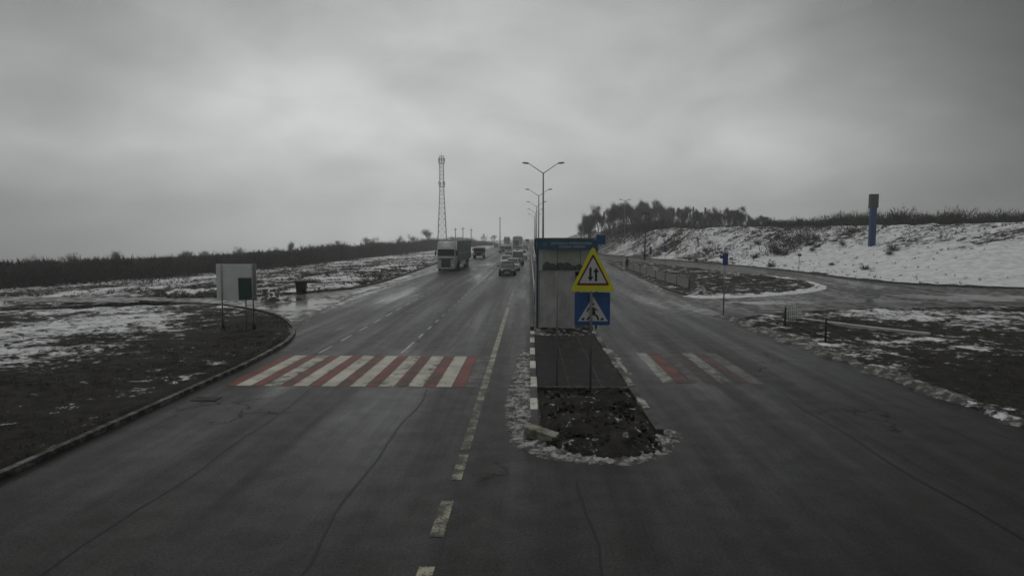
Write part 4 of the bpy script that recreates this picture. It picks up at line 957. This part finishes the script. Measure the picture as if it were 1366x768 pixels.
# ------------------------------------------------------------------ vegetation
M_BARK = simple('bark', (.050, .046, .042), .9); 
def twigmat(name, a, b_):
    b = NB(name); b.col(b.mix(b.rng(b.noise(.6, 3), .35, .65, 0.0, 1.0), a, b_)); b.rough(.9); return b.m
M_TWIG = twigmat('bare_twigs', (.050, .046, .040), (.085, .078, .066)); M_TWIGD = twigmat('dark_scrub_twigs', (.030, .028, .025), (.055, .050, .044)); M_PINE = twigmat('pine_needles', (.022, .032, .022), (.040, .052, .036))
def blade(vs, fs, p, d, l, w_, rnd):
    s = Vector((rnd.uniform(-1, 1), rnd.uniform(-1, 1), rnd.uniform(-.3, .3))).normalized() * w_
    i = len(vs); vs.extend([tuple(p - s), tuple(p + s), tuple(p + d * l)]); fs.append((i, i + 1, i + 2))
def tree_meshes(seed, h, kind='bare', n=2600):
    r_ = random.Random(seed); bm = NBM(); vs, fs = [], []; tips = []
    if kind == 'pine':
        tube(bm, (0, 0, -.4), (0, 0, h * .97), h * .016, .03, 6)
        for i in range(n):
            u_ = r_.random() ** 1.1; z = h * (.14 + .84 * u_); rr = (1 - u_) ** 1.2 * h * .17 + .05; a = r_.uniform(0, 6.28); q = r_.random() ** .5 * rr * (1 + .25 * math.sin(z * 5))
            blade(vs, fs, Vector((math.cos(a) * q, math.sin(a) * q, z)), Vector((math.cos(a), math.sin(a), r_.uniform(-.6, .1))).normalized(), r_.uniform(.2, .5), .08, r_)
    else:
        def br(p, d, l, rad, dep):
            q = p + d * l; tube(bm, p, q, rad, rad * .62, 5 if dep < 2 else 3, False)
            if dep >= 3: tips.append((q, d)); return
            for _ in range(3 if dep else 8):
                nd = (d + Vector((r_.uniform(-1, 1), r_.uniform(-1, 1), r_.uniform(.05, .9))) * (.75 if dep else .70)).normalized()
                tt = r_.uniform(.08 if dep == 0 else .4, 1); br(p.lerp(q, tt), nd, l * r_.uniform(.45, .66) * (1.25 - .35 * tt if dep == 0 else 1), rad * .55, dep + 1)
        br(Vector((0, 0, -.4)), Vector((r_.uniform(-.05, .05), r_.uniform(-.05, .05), 1)).normalized(), h * .60, h * .017, 0)
        for i in range(n):
            q, d = r_.choice(tips); q = q + Vector((r_.gauss(0, 1), r_.gauss(0, 1), r_.gauss(0, 1))) * h * .045
            blade(vs, fs, q, (d + Vector((r_.uniform(-1, 1), r_.uniform(-1, 1), r_.uniform(-.2, 1)))).normalized(), h * r_.uniform(.05, .11), h * .0036, r_)
    return bm, (vs, [], fs)
PROTO = {}
def proto(key, seed, h, kind, n):
    bm, tw = tree_meshes(seed, h, kind, n)
    me1 = bpy.data.meshes.new('trunk'); bm.to_mesh(me1); bm.free(); me1.materials.append(M_BARK)
    me2 = bpy.data.meshes.new('crown'); me2.from_pydata(*tw); me2.materials.append(M_PINE if kind == 'pine' else M_TWIG); PROTO[key] = (me1, me2)
for i in range(5): proto(('b', i), 100 + i, 10, 'bare', 4200); proto(('s', i), 140 + i, 10, 'bare', 1300)
for i in range(3): proto(('p', i), 200 + i, 10, 'pine', 2400)
def plant_tree(x_, y_, h, key, label, name='bare_tree', group='trees along the skyline', wide=1.0, rz=0.0, z=None):
    t = thing(name, (x_, y_, gz(x_, y_) if z is None else z), rz, label, 'tree', group); wide *= .80; t.scale = (h / 10 * wide, h / 10 * wide, h / 10)
    for nm, me in zip(('trunk', 'crown'), PROTO[key]): o = bpy.data.objects.new(nm, me); C.objects.link(o); o.parent = t
    return t
rt = random.Random(77)
TL = []
# (px, top py, distance, kind)
for (px, tp, D_, kd, wd) in ((780, 291, 200, 'b', 1), (788, 281, 205, 'b', 1), (798, 283, 210, 'b', .9), (806, 281, 200, 'p', 1.2), (813, 277, 205, 'b', 1.1), (821, 275, 195, 'b', 1.2), (828, 273, 200, 'p', 1.3), (836, 274, 205, 'b', 1.2),
        (843, 272, 235, 'b', 1.1), (851, 273, 240, 'b', 1), (858, 271, 245, 'b', .9), (868, 272, 240, 'b', 1), (877, 272, 245, 'b', .9), (885, 274, 245, 'b', .8), (892, 276, 250, 'b', .9),
        (899, 277, 200, 'p', 1.2), (905, 276, 195, 'p', 1.4), (913, 282, 200, 'b', 1), (921, 279, 205, 'p', 1), (925, 275, 195, 'p', 1.1), (933, 283, 200, 'b', 1.1), (941, 276, 200, 'p', 1.5), (949, 282, 205, 'b', 1.2), (958, 279, 205, 'b', 1.2), (966, 282, 195, 'p', 1.2), (974, 280, 200, 'b', 1),
        (983, 279, 190, 'b', 1.2), (990, 284, 190, 'b', 1), (999, 286, 185, 'p', 1.4), (1009, 290, 180, 'b', 1.2), (1019, 289, 175, 'b', 1.3), (1066, 294, 165, 'b', 1.3), (1077, 300, 165, 'b', 1.2)):
    TL.append((px, tp, D_, kd, wd))
descr = {'b': ('bare grey tree', 'leafless spreading tree', 'thin leafless tree', 'bare round-crowned tree'), 'p': ('dark pointed conifer', 'narrow dark conifer')}
for i, (px, tp, D_, kd, wd) in enumerate(TL):
    x_, _, zt = AT(px, tp, D_); z_ = gz(x_, D_) - .3; h = max(2.5, zt - z_)
    nm = 'conifer' if kd == 'p' else 'bare_tree'
    lab = ('leafless grey tree' if kd == 'b' else 'dark pointed conifer') + ' of the grove on the right embankment skyline'
    plant_tree(x_, D_, h * 1.0, (kd, i % (5 if kd == 'b' else 3)), lab, nm, ('leafless' if kd == 'b' else 'conifer') + ' trees of the embankment grove', wd, i * 1.3, z_)
for i, (px, tp, D_, kd, wd) in enumerate(TL[::2]):
    x_, _, zt = AT(px + 5, tp + 3, D_ + 38); z_ = gz(x_, D_ + 38) - .3
    plant_tree(x_, D_ + 38, max(2.5, zt - z_), ('b', (i * 3 + 1) % 5), 'leafless grey tree of the grove on the right embankment skyline', 'bare_tree', 'leafless trees of the embankment grove', wd * 1.1, i * 2.1, z_)
# dark undergrowth mass under the grove and along the right skyline
def shrub_mass(name, spots, mat, label, seed, per=140, wtw=.055, cat='shrubs'):
    r_ = random.Random(seed); vs, fs = [], []
    for (x_, y_, z_, h, rad) in spots:
        for i in range(per):
            a = r_.uniform(0, 6.28); u_ = r_.random() ** 1.25; q = rad * math.sqrt(r_.random()) * (1.1 - .6 * u_)
            p = Vector((x_ + math.cos(a) * q, y_ + math.sin(a) * q, z_ + u_ * h * .8 * r_.uniform(.6, 1)))
            d = Vector((math.cos(a) * .5 + r_.uniform(-.5, .5), math.sin(a) * .5 + r_.uniform(-.5, .5), r_.uniform(.3, 1.2))).normalized()
            blade(vs, fs, p, d, h * r_.uniform(.12, .32), wtw * r_.uniform(.6, 1.5), r_)
    o = obj(name, (vs, [], fs), mat); tagit(o, label, cat, kind='stuff'); return o
rs = random.Random(9); sp_ = []
for i in range(150):
    px = rs.uniform(790, 1030); D_ = rs.uniform(180, 225); x_ = AT(px, 316, D_)[0]; sp_.append((x_, D_, gz(x_, D_) - .3, rs.uniform(2.4, 5.4), 2.2))
for i in range(60):
    px = rs.uniform(845, 892); D_ = rs.uniform(160, 185); x_ = AT(px, 316, D_)[0]; sp_.append((x_, D_, gz(x_, D_) - .3, rs.uniform(2.5, 4.6), 2.0))
for i in range(420):
    px = rs.uniform(1025, 1400); D_ = rs.uniform(105, 160); x_ = AT(px, 316, D_)[0]; sp_.append((x_, D_, gz(x_, D_) - .2, rs.uniform(1.2, 2.9) * (1 + .35 * sst(px, 1080, 1140)), 2.2))
shrub_mass('undergrowth', sp_, M_TWIGD, 'dark leafless undergrowth along the crest of the right embankment', 4, 190, .05)
# left thicket
path = [(-190, 150, 62), (-20, 150, 74), (203, 340, 100), (300, 334, 108), (400, 327, 125), (480, 321, 160), (540, 317, 210), (580, 314.5, 260), (640, 317, 330), (672, 320, 420)]
sp_ = []
pp = [(-200, 350, 80), (0, 346, 88), (203, 341, 100), (300, 335, 110), (400, 328, 128), (480, 321.5, 165), (540, 318, 215), (580, 315, 260), (610, 314, 300), (640, 316, 330), (660, 319, 380)]
for (a, b_) in zip(pp, pp[1:]):
    n_ = int(85 * (b_[0] - a[0]) / 100 * (1.3 if a[2] > 150 else 1)) + 8
    for i in range(n_):
        u_ = rs.random(); px = a[0] + (b_[0] - a[0]) * u_; top = a[1] + (b_[1] - a[1]) * u_; D0 = (a[2] + (b_[2] - a[2]) * u_) * .9; dd = rs.random() * .55; D_ = D0 * (1 + dd)
        x_, _, zt = AT(px, top + 1.5 + 3.5 * (fbm(px * .05, 0, 1.0, 7) + .3) + rs.uniform(0, 4), D_); z_ = gz(x_, D_) - .2
        sp_.append((x_, D_, z_, max(1.8, (zt - z_) * 1.22), 2.2 + D0 * .012))
shrub_mass('thicket', sp_, M_TWIGD, 'dark leafless thicket along the left skyline behind the snowy field', 6, 190, .085)
# skyline trees above the thicket
LT = [(224, 336), (243, 334), (254, 333), (273, 331), (318, 327), (368, 327), (390, 322), (451, 318), (491, 313), (532, 312), (551, 310), (572, 305), (645, 309), (659, 310), (100, 336), (40, 338), (150, 335)]
for i, (px, tp) in enumerate(LT):
    D_ = np.interp(px, [p[0] for p in pp], [p[2] for p in pp]) * 1.15; x_, _, zt = AT(px, tp + 3.5, D_); z_ = gz(x_, D_) - .3
    lab = 'round bare tree standing above the left thicket'
    if px in (451, 572): lab = {451: 'bushy bare tree poking above the thicket near its middle', 572: 'thin tree beside the foot of the lattice mast'}[px]
    plant_tree(x_, D_, zt - z_, ('s', i % 5), lab, 'bare_tree', 'bare trees above the left thicket', 1.2 + .3 * (i % 3), i * .9, z_)
# loose bushes on the embankment
def bush_mesh(seed, n=260):
    r_ = random.Random(seed); vs, fs = [], []
    for i in range(n):
        a = r_.uniform(0, 6.28); e = r_.uniform(.1, 1.3); d = Vector((math.cos(a) * math.cos(e), math.sin(a) * math.cos(e), math.sin(e)))
        p = d * r_.uniform(0, .55); p.z = abs(p.z); blade(vs, fs, p, (d + Vector((r_.uniform(-.4, .4), r_.uniform(-.4, .4), .2))).normalized(), r_.uniform(.25, .55), .022, r_)
    me = bpy.data.meshes.new('bush'); me.from_pydata(vs, [], fs); me.materials.append(M_TWIGD); return me
BM_ = [bush_mesh(i) for i in range(4)]
rbs = random.Random(15); n_b = 0
spots = [(1069, 337, 80), (1076, 336, 80), (1112, 343, 74), (1120, 341, 72), (1126, 341, 73), (1083, 348, 72), (1093, 351, 70), (1054, 347, 80), (1110, 330, 88), (1127, 355, 66), (1149, 358, 64), (928, 345, 100), (1029, 330, 95), (1155, 335, 80)]
spots += [(rbs.uniform(820, 1200), None, rbs.uniform(85, 150)) for _ in range(70)]
for (px, py, D_) in spots:
    x_ = AT(px, 340, D_)[0]; dd = sdist([(x_, D_)], ROADP)[0]
    if dd < 1.5: continue
    if py is None and px > 960 and D_ < 105 and rbs.random() < .6: continue
    o = bpy.data.objects.new('bush', BM_[n_b % 4]); C.objects.link(o); n_b += 1; s_ = rbs.uniform(.55, 1.3); o.location = (x_, D_, gz(x_, D_) - .05); o.scale = (s_ * 1.2, s_ * 1.2, s_); o.rotation_euler = (0, 0, rbs.uniform(0, 6))
    tagit(o, 'small leafless bush in the snow of the right embankment', 'bush', 'small bushes on the snowy embankment')
# dead grass tufts
def tufts(name, n, region, hgt, label, mat, seed, per=7, wd=.012):
    r_ = random.Random(seed); vs, fs = [], []; k_ = 0; tries = 0; pts = []
    while len(pts) < n and tries < n * 12:
        tries += 1; x_, y_ = region(r_)
        if fbm(x_, y_, .35, seed) + r_.uniform(-.25, .25) > .02: pts.append((x_, y_))
    dd = sdist(pts, ROADP); zz = gheight([p[0] for p in pts], [p[1] for p in pts], dd)
    for (x_, y_), d_, z_ in zip(pts, dd, zz):
        if d_ < .25 or (name == 'embankment_weeds' and d_ < 20 and y_ < 105 and r_.random() < .9): continue
        z_ = z_ + bumps(x_, y_, d_); s_ = r_.uniform(.5, 1.4)
        for i in range(per):
            d = Vector((r_.uniform(-1, 1), r_.uniform(-1, 1), r_.uniform(.25, 1.3))).normalized(); blade(vs, fs, Vector((x_ + r_.uniform(-.1, .1) * s_, y_ + r_.uniform(-.1, .1) * s_, z_ - .02)), d, hgt * s_ * r_.uniform(.6, 1.2), wd, r_)
    o = obj(name, (vs, [], fs), mat); tagit(o, label, 'grass', kind='stuff')
M_DEAD = twigmat('dead_grass', (.028, .026, .017), (.062, .056, .038))
tufts('dead_grass', 6500, lambda r_: (-9.9 - abs(r_.gauss(0, 7)), r_.uniform(8, 42)), .09, 'short dead grass over the left verge', M_DEAD, 51, 10, .008)
tufts('field_grass', 9000, lambda r_: (-15 - abs(r_.gauss(0, 22)), 46 + abs(r_.gauss(0, 45))), .26, 'dead weeds sticking out of the snowy field on the left', M_DEAD, 52, 8, .03)
tufts('right_verge_grass', 3500, lambda r_: (11.6 + abs(r_.gauss(0, 8)), r_.uniform(10, 40)), .10, 'dead grass over the right verge', M_DEAD, 53, 9, .009)
def emb(r_):
    y_ = r_.uniform(60, 190); x_ = 20 + abs(r_.gauss(0, 22)) + 10; return (x_, y_)
tufts('embankment_weeds', 9000, lambda r_: emb(r_), .36, 'dark weeds through the embankment snow', M_DEAD, 54, 8, .035)
# ------------------------------------------------------------------ haze
hz_ = bpy.data.materials.new('haze_air'); hz_.use_nodes = True; n_ = hz_.node_tree.nodes; n_.remove(n_['Principled BSDF'])
pv = n_.new('ShaderNodeVolumePrincipled'); pv.inputs['Color'].default_value = (.985, .992, .995, 1); pv.inputs['Density'].default_value = .0009; pv.inputs['Anisotropy'].default_value = .72
hz_.node_tree.links.new(pv.outputs[0], n_['Material Output'].inputs['Volume'])
zmin = float(Z.min()) - 1.0
o = obj('haze', BOX(-1020, 1020, -320, 1220, zmin, 66), hz_); tagit(o, 'thin pale winter haze', 'haze', kind='stuff')
